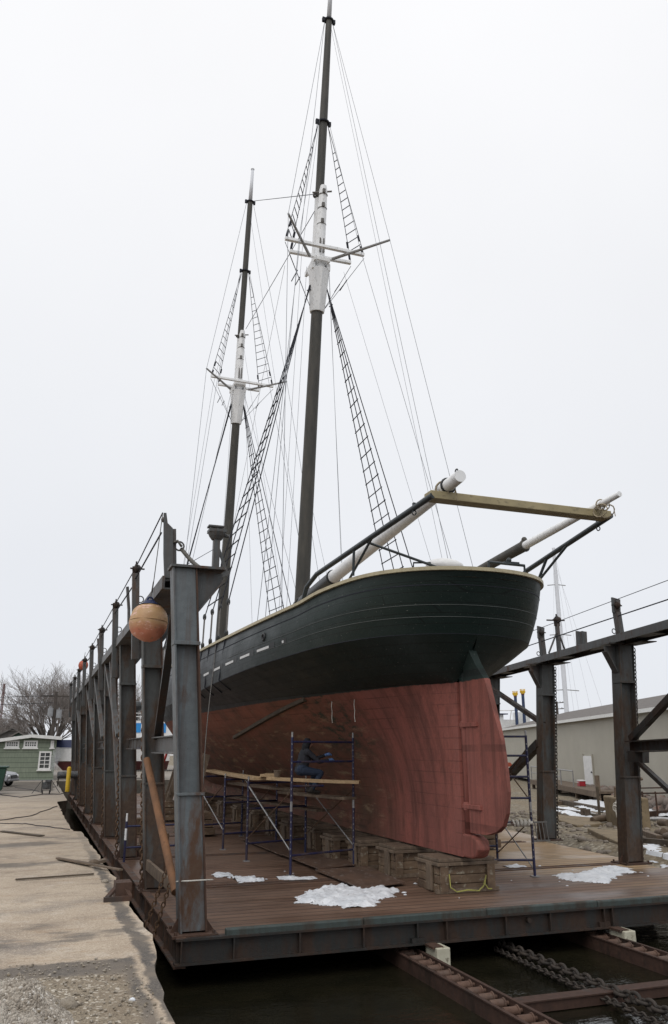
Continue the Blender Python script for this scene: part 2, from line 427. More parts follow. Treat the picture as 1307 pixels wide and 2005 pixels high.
simple('shingle_grey', (.12, .108, .10), (.165, .15, .14), 3, .9, .3, (1, 1, 4), c3=(.085, .075, .07))
simple('roof_far', (.17, .165, .16), (.12, .115, .11), 2, .9, .2)
simple('foundation', (.30, .31, .32), (.22, .225, .235), 3, .85, .2)

# ------------------------------------------------------------------ mesh builder
class MB:
    def __init__(s):
        s.v = []; s.f = []; s.mi = []; s.cur = 0; s.uv = None
    def add(s, vs, fs):
        o = len(s.v)
        s.v += [tuple(p) for p in vs]
        s.f += [tuple(i + o for i in f) for f in fs]
        s.mi += [s.cur] * len(fs)
        return s
    def box(s, c, d, rz=0, rx=0, ry=0):
        m = Matrix.Rotation(rz, 3, 'Z') @ Matrix.Rotation(ry, 3, 'Y') @ Matrix.Rotation(rx, 3, 'X')
        c = Vector(c)
        vs = [c + m @ Vector((x * d[0] / 2, y * d[1] / 2, z * d[2] / 2)) for z in (-1, 1) for y in (-1, 1) for x in (-1, 1)]
        return s.add(vs, [(0, 2, 3, 1), (4, 5, 7, 6), (0, 1, 5, 4), (2, 6, 7, 3), (0, 4, 6, 2), (1, 3, 7, 5)])
    def span(s, a, b):                       # axis-aligned box between corners
        a, b = Vector(a), Vector(b)
        return s.box((a + b) / 2, (abs(b.x - a.x), abs(b.y - a.y), abs(b.z - a.z)))
    def bar(s, a, b, w, h, up=(0, 0, 1)):    # rectangular bar from a to b
        a, b = Vector(a), Vector(b)
        d = (b - a).normalized(); u = Vector(up)
        if abs(d.dot(u)) > .98: u = Vector((1, 0, 0))
        r = d.cross(u).normalized(); u = r.cross(d)
        vs = [p + r * (i * w / 2) + u * (j * h / 2) for p in (a, b) for j in (-1, 1) for i in (-1, 1)]
        return s.add(vs, [(0, 1, 3, 2), (4, 6, 7, 5), (0, 4, 5, 1), (2, 3, 7, 6), (0, 2, 6, 4), (1, 5, 7, 3)])
    def tube(s, pts, r, n=8, closed=False, caps=True):
        pts = [Vector(p) for p in pts]
        rs = r if isinstance(r, (list, tuple)) else [r] * len(pts)
        vs = []; fs = []; pu = None
        N = len(pts)
        for i, p in enumerate(pts):
            if closed: d = pts[(i + 1) % N] - pts[i - 1]
            else: d = pts[min(i + 1, N - 1)] - pts[max(i - 1, 0)]
            d.normalize()
            if pu is None:
                u = Vector((0, 0, 1)) if abs(d.z) < .9 else Vector((1, 0, 0))
            else: u = pu
            u = (u - d * u.dot(d)).normalized(); pu = u
            w = d.cross(u)
            for k in range(n):
                a = 2 * math.pi * k / n
                vs.append(p + (u * math.cos(a) + w * math.sin(a)) * rs[i])
        for i in range(N if closed else N - 1):
            j = (i + 1) % N
            for k in range(n):
                fs.append((i * n + k, i * n + (k + 1) % n, j * n + (k + 1) % n, j * n + k))
        if not closed and caps:
            fs.append(tuple(range(n - 1, -1, -1))); fs.append(tuple((N - 1) * n + k for k in range(n)))
        return s.add(vs, fs)
    def prism(s, poly, d):                   # poly: 3-D outline, d: extrusion vector
        d = Vector(d); n = len(poly)
        vs = [Vector(p) for p in poly] + [Vector(p) + d for p in poly]
        fs = [tuple(range(n)), tuple(range(2 * n - 1, n - 1, -1))]
        fs += [((i + 1) % n, i, i + n, (i + 1) % n + n) for i in range(n)]
        return s.add(vs, fs)
    def ball(s, c, r, n=10, m=7, sx=1, sy=1, sz=1, jit=0, seed=0):
        rnd = random.Random(seed); c = Vector(c)
        vs = []
        for j in range(m + 1):
            t = math.pi * j / m
            for i in range(n):
                a = 2 * math.pi * i / n
                q = Vector((math.sin(t) * math.cos(a), math.sin(t) * math.sin(a), math.cos(t)))
                k = 1
                if jit: k += jit * (mnoise.noise(q * 1.7 + Vector((seed * 3.1, seed, 0))) + .5 * mnoise.noise(q * 4 + Vector((seed, 0, seed))))
                vs.append(c + Vector((q.x * sx, q.y * sy, q.z * sz)) * (r * k))
        fs = [(j * n + i, (j + 1) * n + i, (j + 1) * n + (i + 1) % n, j * n + (i + 1) % n) for j in range(m) for i in range(n)]
        return s.add(vs, fs)
    def torus(s, c, R_, r, axis=(0, 0, 1), n=14, m=5, sx=1.0, xdir=None):
        ax = Vector(axis).normalized()
        x = Vector(xdir) if xdir else (Vector((1, 0, 0)) if abs(ax.x) < .9 else Vector((0, 1, 0)))
        x = (x - ax * x.dot(ax)).normalized(); y = ax.cross(x)
        c = Vector(c)
        return s.tube([c + x * (R_ * sx * math.cos(2 * math.pi * i / n)) + y * (R_ * math.sin(2 * math.pi * i / n)) for i in range(n)], r, m, closed=True)
    def build(s, name, mat, parent=None, smooth=False, bevel=0, label=None):
        me = bpy.data.meshes.new(name)
        me.from_pydata(s.v, [], s.f)
        mats = mat if isinstance(mat, (list, tuple)) else [mat]
        for x in mats: me.materials.append(M[x])
        if len(mats) > 1: me.polygons.foreach_set('material_index', s.mi)
        bm = bmesh.new(); bm.from_mesh(me)
        bmesh.ops.recalc_face_normals(bm, faces=bm.faces)
        bm.to_mesh(me); bm.free()
        if smooth:
            me.polygons.foreach_set('use_smooth', [True] * len(me.polygons))
            if smooth == 'auto': me.set_sharp_from_angle(angle=R(42))
        o = bpy.data.objects.new(name, me)
        col.objects.link(o)
        if bevel:
            b = o.modifiers.new('bevel', 'BEVEL'); b.width = bevel; b.segments = 2; b.limit_method = 'ANGLE'
        if parent: put(o, parent)
        if label: o['label'] = label
        return o
def put(o, parent):                          # parent while keeping the world placement
    o.parent = parent
    off = Vector((0, 0, 0)); p = parent
    while p: off += p.location; p = p.parent
    o.data.transform(Matrix.Translation(-off)) if o.data else None
def tag(o, label=None, cat=None, group=None, kind=None):
    if label: o['label'] = label
    if cat: o['category'] = cat
    if group: o['group'] = group
    if kind: o['kind'] = kind
    return o
def thing(name, label, cat, loc=(0, 0, 0), group=None):
    o = bpy.data.objects.new(name, None)
    o.empty_display_size = .3
    col.objects.link(o); o.location = loc
    return tag(o, label, cat, group)
def solo(mb, name, mat, label, cat, loc=None, group=None, **kw):   # a thing that is one mesh, origin at its base
    o = mb.build(name, mat, **kw)
    if loc is None:
        xs = [v.co for v in o.data.vertices]
        loc = Vector((sum(v.x for v in xs) / len(xs), sum(v.y for v in xs) / len(xs), min(v.z for v in xs)))
    o.data.transform(Matrix.Translation(-Vector(loc))); o.location = loc
    return tag(o, label, cat, group)
def copy_tree(o, parent=None):
    c = o.copy(); col.objects.link(c)
    if parent: c.parent = parent
    for ch in list(o.children): copy_tree(ch, c)
    return c
def chain_links(mb, a, b, L, r, sag=0, twist=0, n=10, m=5):
    a, b = Vector(a), Vector(b)
    N = max(2, int((b - a).length / (L * .74)))
    up = Vector((0, 0, 1)); d = (b - a).normalized()
    if abs(d.z) > .9: up = Vector((1, 0, 0))
    side = d.cross(up).normalized()
    for i in range(N):
        t = (i + .5) / N
        p = a.lerp(b, t) - Vector((0, 0, 1)) * sag * 4 * t * (1 - t)
        ax = (up if i % 2 else side)
        mb.torus(p, L * .30, r, ax, n, m, sx=L * .5 / (L * .30), xdir=d)
def lerp(a, b, t): return a + (b - a) * t
def V(*a): return Vector(a)

# ------------------------------------------------------------------ the setting: ground, water, quay
QZ = .65
def terrain(x, y):
    if y < -60 or x < -400 or x > 400 or y > 600: return -.1 if y > 40 else QZ * 0 - 1.4
    land_far = QZ - .03
    if y > 47.2 and x < 13: return land_far
    if x < 1.3: return QZ - .25 if x < .2 else -1.4
    if x <= 12.2: return -1.4
    s = min(1, max(0, (x - 12.4) / 2.6))                 # the shore on the starboard side
    yy = min(1, max(0, (y - 10.5) / 4.5))
    n = mnoise.noise(Vector((x * .35, y * .35, 0))) * .16 + mnoise.noise(Vector((x * 1.1, y * 1.1, 3))) * .07
    h = lerp(-1.4, -.34 + n, s * yy) if x < 14.4 else lerp(-1.4, -.14 + n * .9, yy)
    if 13 <= x and y >= 15: h = max(h, -.32 + n)
    if x > 20 or y > 28: h = lerp(h, -.36 + n * .4, min(1, max((x - 20) / 6, (y - 28) / 8, 0)))
    return h
def axis(lo, hi, fine_lo, fine_hi, step, grow=1.35):
    a = list(np.arange(fine_lo, fine_hi + 1e-6, step))
    d = step
    while a[-1] < hi: d *= grow; a.append(min(hi, a[-1] + d))
    d = step
    while a[0] > lo: d *= grow; a.insert(0, max(lo, a[0] - d))
    return a
xs = axis(-1500, 1500, -1, 32, .4); ys = axis(-300, 3000, 2, 52, .45)
mb = MB()
mb.add([(x, y, terrain(x, y)) for y in ys for x in xs],
       [(j * len(xs) + i, j * len(xs) + i + 1, (j + 1) * len(xs) + i + 1, (j + 1) * len(xs) + i) for j in range(len(ys) - 1) for i in range(len(xs) - 1)])
o = mb.build('ground', 'shore_pebbles', smooth=True); tag(o, kind='structure')
mb = MB(); mb.add([(-800, -300, -.56), (1500, -300, -.56), (1500, 44, -.56), (-800, 44, -.56)], [(0, 1, 2, 3)])
tag(mb.build('water', 'water'), kind='structure')

# the quay: a real block with an irregular, chipped edge
edge = [(.98, -4), (.98, 5.3), (1.0, 6.2), (1.04, 6.95), (1.13, 7.6), (1.17, 8.28), (1.15, 9.2), (1.17, 10.0), (1.14, 10.89), (1.18, 11.9), (1.13, 13.2), (1.15, 14.4), (1.10, 15.6), (1.12, 16.9), (1.07, 18.5),
        (.92, 18.62), (.88, 20.5), (.86, 23), (.85, 28.9), (1.19, 29.6), (1.22, 47), (13.5, 47)]
ed = []
for (a, b) in zip(edge[:-1], edge[1:]):
    n_ = max(1, int(math.hypot(b[0] - a[0], b[1] - a[1]) / .18))
    for i in range(n_):
        t = i / n_; x, y = lerp(a[0], b[0], t), lerp(a[1], b[1], t)
        ed.append((x + .035 * mnoise.noise(Vector((x * 3, y * 2.7, 1))) + .02 * mnoise.noise(Vector((x, y * 9, 4))), y))
ed.append(edge[-1])
outline = ed + [(13.5, 140), (-160, 140), (-160, -4)]
mb = MB()
mb.add([(x, y, QZ) for x, y in outline], [tuple(range(len(outline)))])
n_ = len(ed)
mb.cur = 1
mb.add([(x, y, QZ) for x, y in ed] + [(x - .04, y, QZ - .5) for x, y in ed] + [(x - .03, y, -1.5) for x, y in ed],
       [(r_ * n_ + i, r_ * n_ + i + 1, (r_ + 1) * n_ + i + 1, (r_ + 1) * n_ + i) for r_ in (0, 1) for i in range(n_ - 1)])
tag(mb.build('quay', ['quay_top', 'concrete_wet']), kind='structure')

def slab(name, pts, mat, z, jitter=.03, step=.12, kind='structure'):
    q = []
    for a, b in zip(pts, pts[1:] + pts[:1]):
        n_ = max(1, min(120, int((Vector(b) - Vector(a)).length / step)))
        for i in range(n_):
            t = i / n_; x, y = lerp(a[0], b[0], t), lerp(a[1], b[1], t)
            q.append((x + jitter * (mnoise.noise(Vector((x * 4, y * 4, z))) + .6 * mnoise.noise(Vector((x * 11, y * 11, z + 5)))),
                      y + jitter * 1.6 * (mnoise.noise(Vector((x * 4, y * 3, z + 9))) + .6 * mnoise.noise(Vector((x * 12, y * 9, z + 2)))), z))
    m = MB(); m.add(q, [tuple(range(len(q)))])
    return tag(m.build(name, mat), kind=kind)
slab('pavement', [(-40, 37.2), (.9, 36.4), (1.1, 46), (-40, 50)], 'asphalt', QZ + .008, .2, .5)
# loose shell and rubble thrown up in the near corner
mb = MB()
rnd = random.Random(3)
gx = [(-1.6 + i * .035) for i in range(62)]; gy = [(5.2 + j * .035) for j in range(60)]
def moundz(x, y):
    d = math.hypot((x + .35) / .78, (y - 6.05) / .98)
    h = max(0, 1 - d * d) * .25
    n = mnoise.noise(Vector((x * 4, y * 4, 0))) * .5 + mnoise.noise(Vector((x * 10, y * 10, 2))) * .3 + mnoise.noise(Vector((x * 24, y * 24, 5))) * .25
    return QZ - .02 + h * (1 + .75 * n) + (.06 * n if h > 0 else -.05)
mb.add([(x, y, moundz(x, y)) for y in gy for x in gx], [(j * 62 + i, j * 62 + i + 1, (j + 1) * 62 + i + 1, (j + 1) * 62 + i) for j in range(59) for i in range(61)])
simple('rubble_pale', (.42, .38, .325), (.22, .18, .13), 6, .9, .9, c3=(.10, .078, .055), dist=.04)
solo(mb, 'rubble_heap', 'heap', 'pale heap of crumbled concrete in the near corner of the quay', 'rubble')
mb = MB()
for i in range(900):
    x, y = rnd.uniform(-.6, .95), rnd.uniform(5.3, 7.5)
    if rnd.random() < .35 and y > 7: continue
    r_ = rnd.choice([.004, .006, .006, .009, .012])
    z_ = max(QZ + .004, moundz(x, y)) if (x < .5 and y < 7.1) else QZ + .004
    mb.ball((x, y, z_ + r_ * .4), r_, 5, 4, rnd.uniform(.8, 1.5), rnd.uniform(.8, 1.4), .7, .3, i)
o = mb.build('broken_shell', 'rubble_pale'); tag(o, 'pale chips of shell and stone strewn over the near gravel', 'gravel', kind='stuff')
for (px_, py_, s_, l_) in ((130, 1972, .055, 'grey lump of concrete on the slope of the rubble heap'), (258, 1960, .018, 'small white shell lying on the crushed shell gravel'), (205, 1728, .035, 'brown stone near the quay edge behind the rusty bracket')):
    p = atz(px_, py_, QZ)
    z_ = moundz(p.x, p.y) if px_ < 150 else QZ
    mb = MB(); mb.ball((p.x, p.y, z_ + s_ * .35), s_, 9, 6, 1.3, 1, .75, .35, px_)
    solo(mb, 'loose_stone', 'snow' if px_ == 258 else 'rubble_pale', l_, 'stone', smooth=True)

# ------------------------------------------------------------------ the cradle
cr = thing('boat_cradle', 'grey and rusty steel lifting cradle with tall columns along both sides of a plank deck', 'boat cradle', (1.9, 11.1, 0))
YF, YB = 11.1, 46.2
XL = 1.9
def xr(y): return 11.85 + .21 * (y - 14.9)                # starboard column row flares outboard going forward
# deck
poly = [(XL + .14, YF + .1), (12.05, YF + .1), (12.1, 14.6), (12.3, 15.0), (12.6, 18.9), (13.1, 19.7), (14.6, 30), (15.4, YB), (XL + .14, YB)]
mb = MB(); mb.prism([(x, y, -.09) for x, y in poly], (0, 0, .09))
mb.build('deck', 'deck_boards', cr)
mb = MB()
for yy in (15.0, 19.2, 23.6, 27.9, 32.2):                  # flush beams that break the planking
    mb.span((2.3, yy - .16, -.02), (min(12.1, xr(yy) - .1), yy - .05, .012))
    mb.span((2.3, yy + .05, -.02), (min(12.1, xr(yy) - .1), yy + .12, .010))
mb.build('deck_beam', 'edge_rust', cr)
# side girder (port) and end girder: channel webs with flanges and stiffeners
mb = MB()
mb.span((XL, YF, -.012), (XL + .13, YB, .018))
mb.span((XL + .05, YF + .012, -.30), (XL + .075, YB, -.012))
mb.span((XL - .02, YF, -.325), (XL + .13, YB, -.30))
for i in range(18): mb.span((XL, YF + 1.0 + i * 2.05, -.30), (XL + .05, YF + 1.015 + i * 2.05, -.012))
mb.build('side_girder', 'edge_rust', cr)
mb = MB()
mb.span((XL - .01, YF - .05, -.012), (12.1, YF + .08, .014))
mb.span((XL + .005, YF + .02, -.26), (12.1, YF + .05, -.012))
mb.span((XL - .015, YF - .06, -.285), (12.1, YF + .08, -.26))
for i, xx in enumerate((XL + .05, 2.62, 3.5, 4.4, 5.2, 5.65, 6.6, 7.35, 8.3, 8.45, 9.6, 10.8, 11.9)):
    mb.span((xx, YF - .045, -.26), (xx + .02, YF + .02, -.012))
    if i in (4, 8): mb.span((xx - .08, YF - .04, -.26), (xx + .1, YF + .02, -.2))
mb.tube([(7.0, YF + .02, -.09), (7.0, YF - .05, -.09)], .035, 10)
mb.build('end_girder', 'dark_steel', cr)
mb = MB()
pts = [(2.55 + i * .8, YF - .0, .035) for i in range(15)]
for i in range(5):
    x_ = 2.52 + i * 1.9; mb.box((x_ + .95, YF + .02 + .004 * (i % 3), .045 + .002 * ((i * 7) % 3)), (1.896, .09, .10 + .003 * ((i * 5) % 3)))
mb.build('bumper', 'bumper_paint', cr, bevel=.02)
mb = MB()
for yy in np.arange(12.2, 45, 2.2): mb.span((XL + .14, yy, -.34), (12.0 if yy < 19 else 13.0, yy + .12, -.092))
mb.span((XL + .13, YB - .1, -.5), (15.4, YB, -.09))
mb.build('floor_joist', 'dark_steel', cr)

def column(xb, yb, inward, h=4.8, tilt=.0755, flange=.30, name='column', mat='column_dark', bracket=.82):
    """an H column leaning outboard; web across the row, cover plates, base plate, head bracket"""
    d = -inward * tilt
    wd = .35 if inward > 0 else .40
    q = Vector((d, 0, 1)).normalized(); 
    def P(x, y, z): return Vector((xb + x + d * z, yb + y, z))
    def slabz(m, x0, x1, y0, y1, z0, z1):
        vs = [P(x, y, z) for z in (z0, z1) for y in (y0, y1) for x in (x0, x1)]
        m.add(vs, [(0, 2, 3, 1), (4, 5, 7, 6), (0, 1, 5, 4), (2, 6, 7, 3), (0, 4, 6, 2), (1, 3, 7, 5)])
    m = MB()
    slabz(m, -wd / 2, -wd / 2 + .025, -flange / 2, flange / 2, .03, h)
    m.cur = 1; slabz(m, wd / 2 - .025, wd / 2, -flange / 2, flange / 2, .03, h); m.cur = 0
    slabz(m, -wd / 2 + .025, wd / 2 - .025, -.012, .012, .03, h)
    slabz(m, -wd / 2 + .025, wd / 2 - .025, -flange / 2 + .025, -.0125, 3.75, h - .002)         # upper cover plate stands forward
    slabz(m, -wd / 2 - .012, wd / 2 + .012, -flange / 2 - .012, flange / 2 - .06, 3.70, 3.75)
    slabz(m, -wd / 2 - .012, wd / 2 + .012, -flange / 2 - .012, -.0125, 1.70, 1.735)
    slabz(m, -wd / 2 + .025, wd / 2 - .025, -flange / 2 + .02, -.0125, .05, 1.70)
    c = m.build(name, [mat, 'rusty_steel' if inward > 0 else mat], cr, bevel=.004)
    m = MB()
    slabz(m, -wd / 2 - .12, wd / 2 + .12, -flange / 2 - .12, flange / 2 + .1, .0, .03)
    for sx in (-1, 1):
        m.prism([P(sx * (wd / 2), -.01, .03), P(sx * (wd / 2 + .11), -.01, .03), P(sx * (wd / 2), -.01, .2)], (0, .02, 0))
    for bx in (-1, 1):
        for by in (-1, 1):
            p = P(bx * (wd / 2 + .07), by * (flange / 2 + .06), .03)
            m.tube([p, p + V(0, 0, .035)], .02, 6)
    m.build('base_plate', 'rusty_steel', c)
    m = MB()                                              # bracket reaching inboard at the head
    if bracket:
        L = bracket * inward
        hx = wd / 2 * inward
        m.prism([P(hx, -.012, h - .03), P(hx + L - .35 * inward * 0, -.012, h - .03), P(hx + L * .95, -.012, h - .16), P(hx, -.012, h - (.62 if abs(bracket) < .9 else .16))], (0, .024, 0))
        slabz(m, min(-hx - .03 * inward, hx + L), max(-hx - .03 * inward, hx + L), -.19, .19, h, h + .035)
        a, b = P(hx, 0, h - (.62 if abs(bracket) < .9 else .3)), P(hx + L * .95, 0, h - .16)
        m.bar(a, b, .18, .022, up=(0, 0, 1)) if abs(bracket) < .9 else None
        m.build('head_bracket', 'beam_steel', c)
    return c
LY = [11.42, 14.98, 19.25, 23.7, 28.1, 32.4, 36.8, 41.1, 45.4]
for i, y in enumerate(LY):
    column(2.15, y, 1, mat='column_steel' if i == 0 else 'column_dark', bracket=.40)
RY = [10.45, 14.9, 19.3, 23.7, 28.1, 32.5, 36.9]
for y in RY:
    column(xr(y) + .12, y, -1, h=4.55, bracket=.30)
# hydraulic-grade pipe girders along the heads
mb = MB()
def xt(z): return 2.17 - .0755 * z
gz = 4.62
mb.span((1.56, 11.95, gz - .02), (1.60, YB - .5, gz + .18))
mb.span((1.602, 11.97, gz + .155), (2.02, YB - .5, gz + .18))
mb.span((1.602, 11.97, gz - .02), (2.02, YB - .5, gz + .005))
for y in np.arange(13.2, 45, 2.15): mb.span((1.602, y, gz + .006), (1.95, y + .02, gz + .154))
mb.build('top_girder', 'beam_steel', cr, label='port side top girder carrying the pulley posts')
def RG(y, z, off=0): return Vector((xr(y) + .12 + .0755 * 4.6 + off, y, z))
mb = MB()
a, b = RG(8.5, 4.66), RG(44, 4.66)
mb.bar(a + V(-.30, 0, 0), b + V(-.30, 0, 0), .05, .17)
mb.bar(a + V(.02, 0, .07), b + V(.02, 0, .07), .585, .026)
mb.bar(a + V(.28, 0, -.01), b + V(.28, 0, -.01), .03, .13)
for y in np.arange(9, 43, 2.2):
    p = RG(y, 4.61); mb.prism([p + V(-.26, 0, .03), p + V(.26, 0, .03), p + V(.26, 1.0, .03), p + V(-.26, .12, .03)], (0, 0, -.022))
mb.build('top_girder', 'beam_steel', cr, label='starboard side top girder')
for y in RY[:4]:
    p = RG(y, 4.55); m = MB()
    m.bar(p + V(.05, -.8, .0), p + V(.1, -.05, .0), .42, .02); m.build('gusset_plate', 'dark_steel', cr)

# pulley posts with cable, on both rows
def pulley(m, p, s=1.0):
    p = Vector(p)
    m.torus(p, .07 * s, .03 * s, (1, 0, 0), 12, 6)
    m.tube([p + V(-.07, 0, 0) * s, p + V(.07, 0, 0) * s], .045 * s, 8)
    m.box(p + V(0, 0, -.06) * s, (.13 * s, .05 * s, .17 * s))
    m.box(p + V(0, 0, .07) * s, (.03 * s, .03 * s, .14 * s))
    m.tube([p + V(-.11, .0, .0) * s, p + V(.16, 0, 0) * s], .016 * s, 6)
    m.ball(p + V(.02, -.03, 0) * s, .075 * s, 8, 6)
tops = []
for i, y in enumerate(LY[1:], 1):
    m = MB()
    x0 = 1.50; yy = y + .42
    m.bar((x0 + .1, yy, 3.9), (x0, yy, 5.52), .13, .13)
    m.bar((x0 + .18, yy, 4.70), (x0 + .02, yy, 4.74), .1, .06)
    for k in (5.0, 5.28):
        m.torus((x0 + .12, yy, k - .25), .06, .011, (0, 1, 0), 12, 5)
    ps = m.build('pulley_post', 'beam_steel', cr)
    m = MB(); pulley(m, (x0, yy, 5.62)); m.build('pulley', 'dark_steel', ps, smooth='auto')
    tops.append(V(x0, yy, 5.66))
    if i in (2, 4, 6):                                     # bent deflector plate between posts
        m = MB(); yq = y - 1.9
        m.bar((1.63, yq, 4.7), (1.60, yq, 5.15), .16, .05); m.bar((1.60, yq, 5.15), (1.53, yq - .04, 5.62), .16, .05)
        m.build('guide_plate', 'beam_steel', cr)
m = MB()                                                   # tall end post at the near end
ep = [aty(x_, y_, 12.0) for x_, y_ in ((322, 1138), (339, 1136), (338, 1034), (328, 1024), (325.5, 1004), (320.5, 1004), (320, 1085))]
m.prism(ep, (0, .05, 0)); m.bar(ep[1] + V(-.012, .06, 0), ep[2] + V(-.012, .06, 0), .03, .14)
m.torus((1.80, 12.05, 5.30), .07, .014, (0, 1, 0), 14, 5)
m.ball((1.54, 12.06, 5.70), .045, 8, 6)
endp = m.build('end_post', 'beam_steel', cr)
tops.insert(0, V(1.52, 12.1, 5.82))
m = MB()
for a, b in zip(tops[:-1], tops[1:]):
    m.tube([a, b], .011, 5); m.tube([a + V(0, 0, -.32), b + V(0, 0, -.24)], .014, 5)
m.build('hauling_cable', 'rope_tar', cr)
# hoses and lines over the near bracket
m = MB()
A, B = V(1.83, 12.05, 5.24), V(2.44, 11.6, 4.87)
m.tube([A.lerp(B, t / 10) + V(0, 0, -.16 * math.sin(math.pi * t / 10) + .02) for t in range(11)], .032, 8)
m.tube([V(1.66, 12.05, 5.33), V(1.76, 12.0, 5.37), V(1.83, 12, 5.28)], .02, 6)
m.tube([V(1.52, 12.1, 5.8), V(1.50, 12.6, 4.65)], .007, 5)
m.build('hose', 'hose_grey', cr, smooth=True)

pb = aty(421, 1116, 15.0)
m = MB()
m.bar((pb.x, 15.0, pb.z - .03), (pb.x, 15.0, pb.z + .62), .15, .12); m.bar((pb.x + .22, 15.0, pb.z - .02), (pb.x + .05, 15.0, pb.z + .42), .05, .05)
m.bar((1.85, 15.0, 4.86), (pb.x + .27, 15.0, pb.z - .04), .14, .07)
ps = m.build('pulley_post', 'beam_steel', cr)
m = MB(); zt0 = pb.z + .62
m.tube([(pb.x, 15, zt0 - .02), (pb.x, 15, zt0 + .05), (pb.x, 15, zt0 + .12)], [.10, .15, .18], 14); m.box((pb.x, 15, zt0 + .15), (.34, .26, .06)); m.box((pb.x - .03, 15, zt0 + .24), (.30, .2, .03))
for dx in (-.14, 0, .12): m.tube([(pb.x + dx, 14.93, zt0 + .15), (pb.x + dx, 14.93, zt0 + .25)], .014, 6)
m.tube([(pb.x + .1, 15, zt0 + .08), (pb.x + .24, 14.95, zt0 + .06)], .035, 8)
m.build('pulley', 'beam_steel', ps)
m = MB(); m.tube([(pb.x - .06, 15, pb.z + .4), (1.75, 12.1, 4.9)], .006, 4); m.build('guy', 'rope_tar', ps)
rt_ = []
for y, kind in ((14.9, 'p'), (17.0, 'plate'), (18.3, 'a'), (19.3, 'p'), (23.7, 'p')):
    p = RG(y, 4.74)
    m = MB()
    if kind == 'p':
        m.bar(p + V(.02, 0, -.7), p + V(-.06, 0, .56), .15, .12)
        m.prism([p + V(-.17, -.02, .55), p + V(.03, -.02, .52), p + V(.06, -.02, .86), p + V(-.16, -.02, .90)], (0, .05, 0))
        m.torus(p + V(-.19, 0, .12), .055, .012, (0, 1, 0), 12, 5)
        ps = m.build('pulley_post', 'beam_steel', cr)
        m = MB(); pulley(m, p + V(-.07, 0, .72), 1.05); m.build('pulley', 'dark_steel', ps, smooth='auto')
        rt_.append(p + V(-.08, 0, .84))
    elif kind == 'plate':
        m.bar(p + V(0, 0, -.02), p + V(.02, 0, .42), .24, .03); m.bar(p + V(.11, -.05, -.02), p + V(.13, -.05, .42), .03, .1); m.bar(p + V(-.11, -.05, -.02), p + V(-.09, -.05, .42), .03, .1)
        m.build('guide_plate', 'beam_steel', cr)
    else:
        m.bar(p, p + V(0, 0, .82), .10, .08)
        m.bar(p + V(-.40, -.1, 0), p + V(-.04, 0, .56), .035, .035); m.bar(p + V(.30, .1, 0), p + V(.04, 0, .56), .035, .035)
        ps = m.build('pulley_post', 'beam_steel', cr)
        m = MB(); pulley(m, p + V(0, 0, .92), 1.15); m.tube([p + V(-.32, 0, .9), p + V(.25, 0, .92)], .02, 6); m.build('pulley', 'dark_steel', ps, smooth='auto')
m = MB()
pts = [RG(9, 4.74) + V(-.08, 0, .84)] + rt_
for a, b in zip(pts[:-1], pts[1:]):
    m.tube([a, b], .008, 5); m.tube([a + V(0, 0, -.38), b + V(0, 0, -.38)], .014, 5)
m.build('hauling_cable', 'rope_tar', cr)

# struts and braces
def hbeam(m, a, b, w, h):
    a, b = Vector(a), Vector(b)
    m.bar(a, b, .016, h - .03)
    u = V(0, 0, 1)
    d = (b - a).normalized(); r = d.cross(u).normalized() if abs(d.z) < .98 else V(1, 0, 0); uu = r.cross(d)
    for s_ in (-1, 1): m.bar(a + uu * s_ * (h / 2), b + uu * s_ * (h / 2), w, .02)
m = MB(); hbeam(m, (2.0, 11.6, 2.36), (2.0, 14.83, 2.36), .17, .25); m.build('strut', 'beam_steel', cr)
for i in (1, 3, 5):
    m = MB()
    y0, y1 = LY[i], LY[i + 1]
    hbeam(m, (1.98, y0 + .16, 2.4), (1.98, y1 - .16, 2.4), .14, .2); m.build('strut', 'dark_steel', cr)
m = MB(); m.bar((1.76, 11.75, 4.45), (2.0, 14.7, 2.5), .12, .12); m.build('diagonal_brace', 'dark_steel', cr)
for (ya, za, yb_, zb) in ((22.0, 4.5, 19.6, .3), (23.5, 4.5, 20.2, 2.6), (28, 4.5, 24.9, 2.6), (32.3, 4.4, 28.6, 2.7), (41.0, 4.4, 37, 2.6)):
    m = MB(); m.bar((2.17 - .0755 * za - .14, ya, za), (2.17 - .0755 * zb - .14, yb_, zb), .11, .11); m.build('diagonal_brace', 'beam_steel', cr)
m = MB()
hbeam(m, (xr(14.9) + .25, 14.72, 2.34), (xr(10.5) + .25, 10.6, 2.42), .2, .22)
m.bar((xr(14.9) + .15, 14.6, 2.15), (xr(14.9) + .28, 14.3, 2.12), .3, .22)
m.build('strut', 'dark_steel', cr)
for a, b, w_ in (((xr(14.9) + .25, 14.65, 2.5), (xr(10.5) + .45, 10.65, 4.4), .13), ((xr(14.9) + .2, 14.55, 2.1), (xr(10.5) + .15, 10.6, .3), .09),
                 ((13.05, 19.3, 2.95), (13.65, 23.5, 4.4), .12), ((12.95, 19.4, 2.45), (13.25, 23.5, .5), .2), ((xr(23.7) + .3, 23.9, 2.4), (xr(28) + .4, 28, 4.4), .12)):
    m = MB(); m.bar(a, b, w_, w_); m.build('diagonal_brace', 'dark_steel', cr)
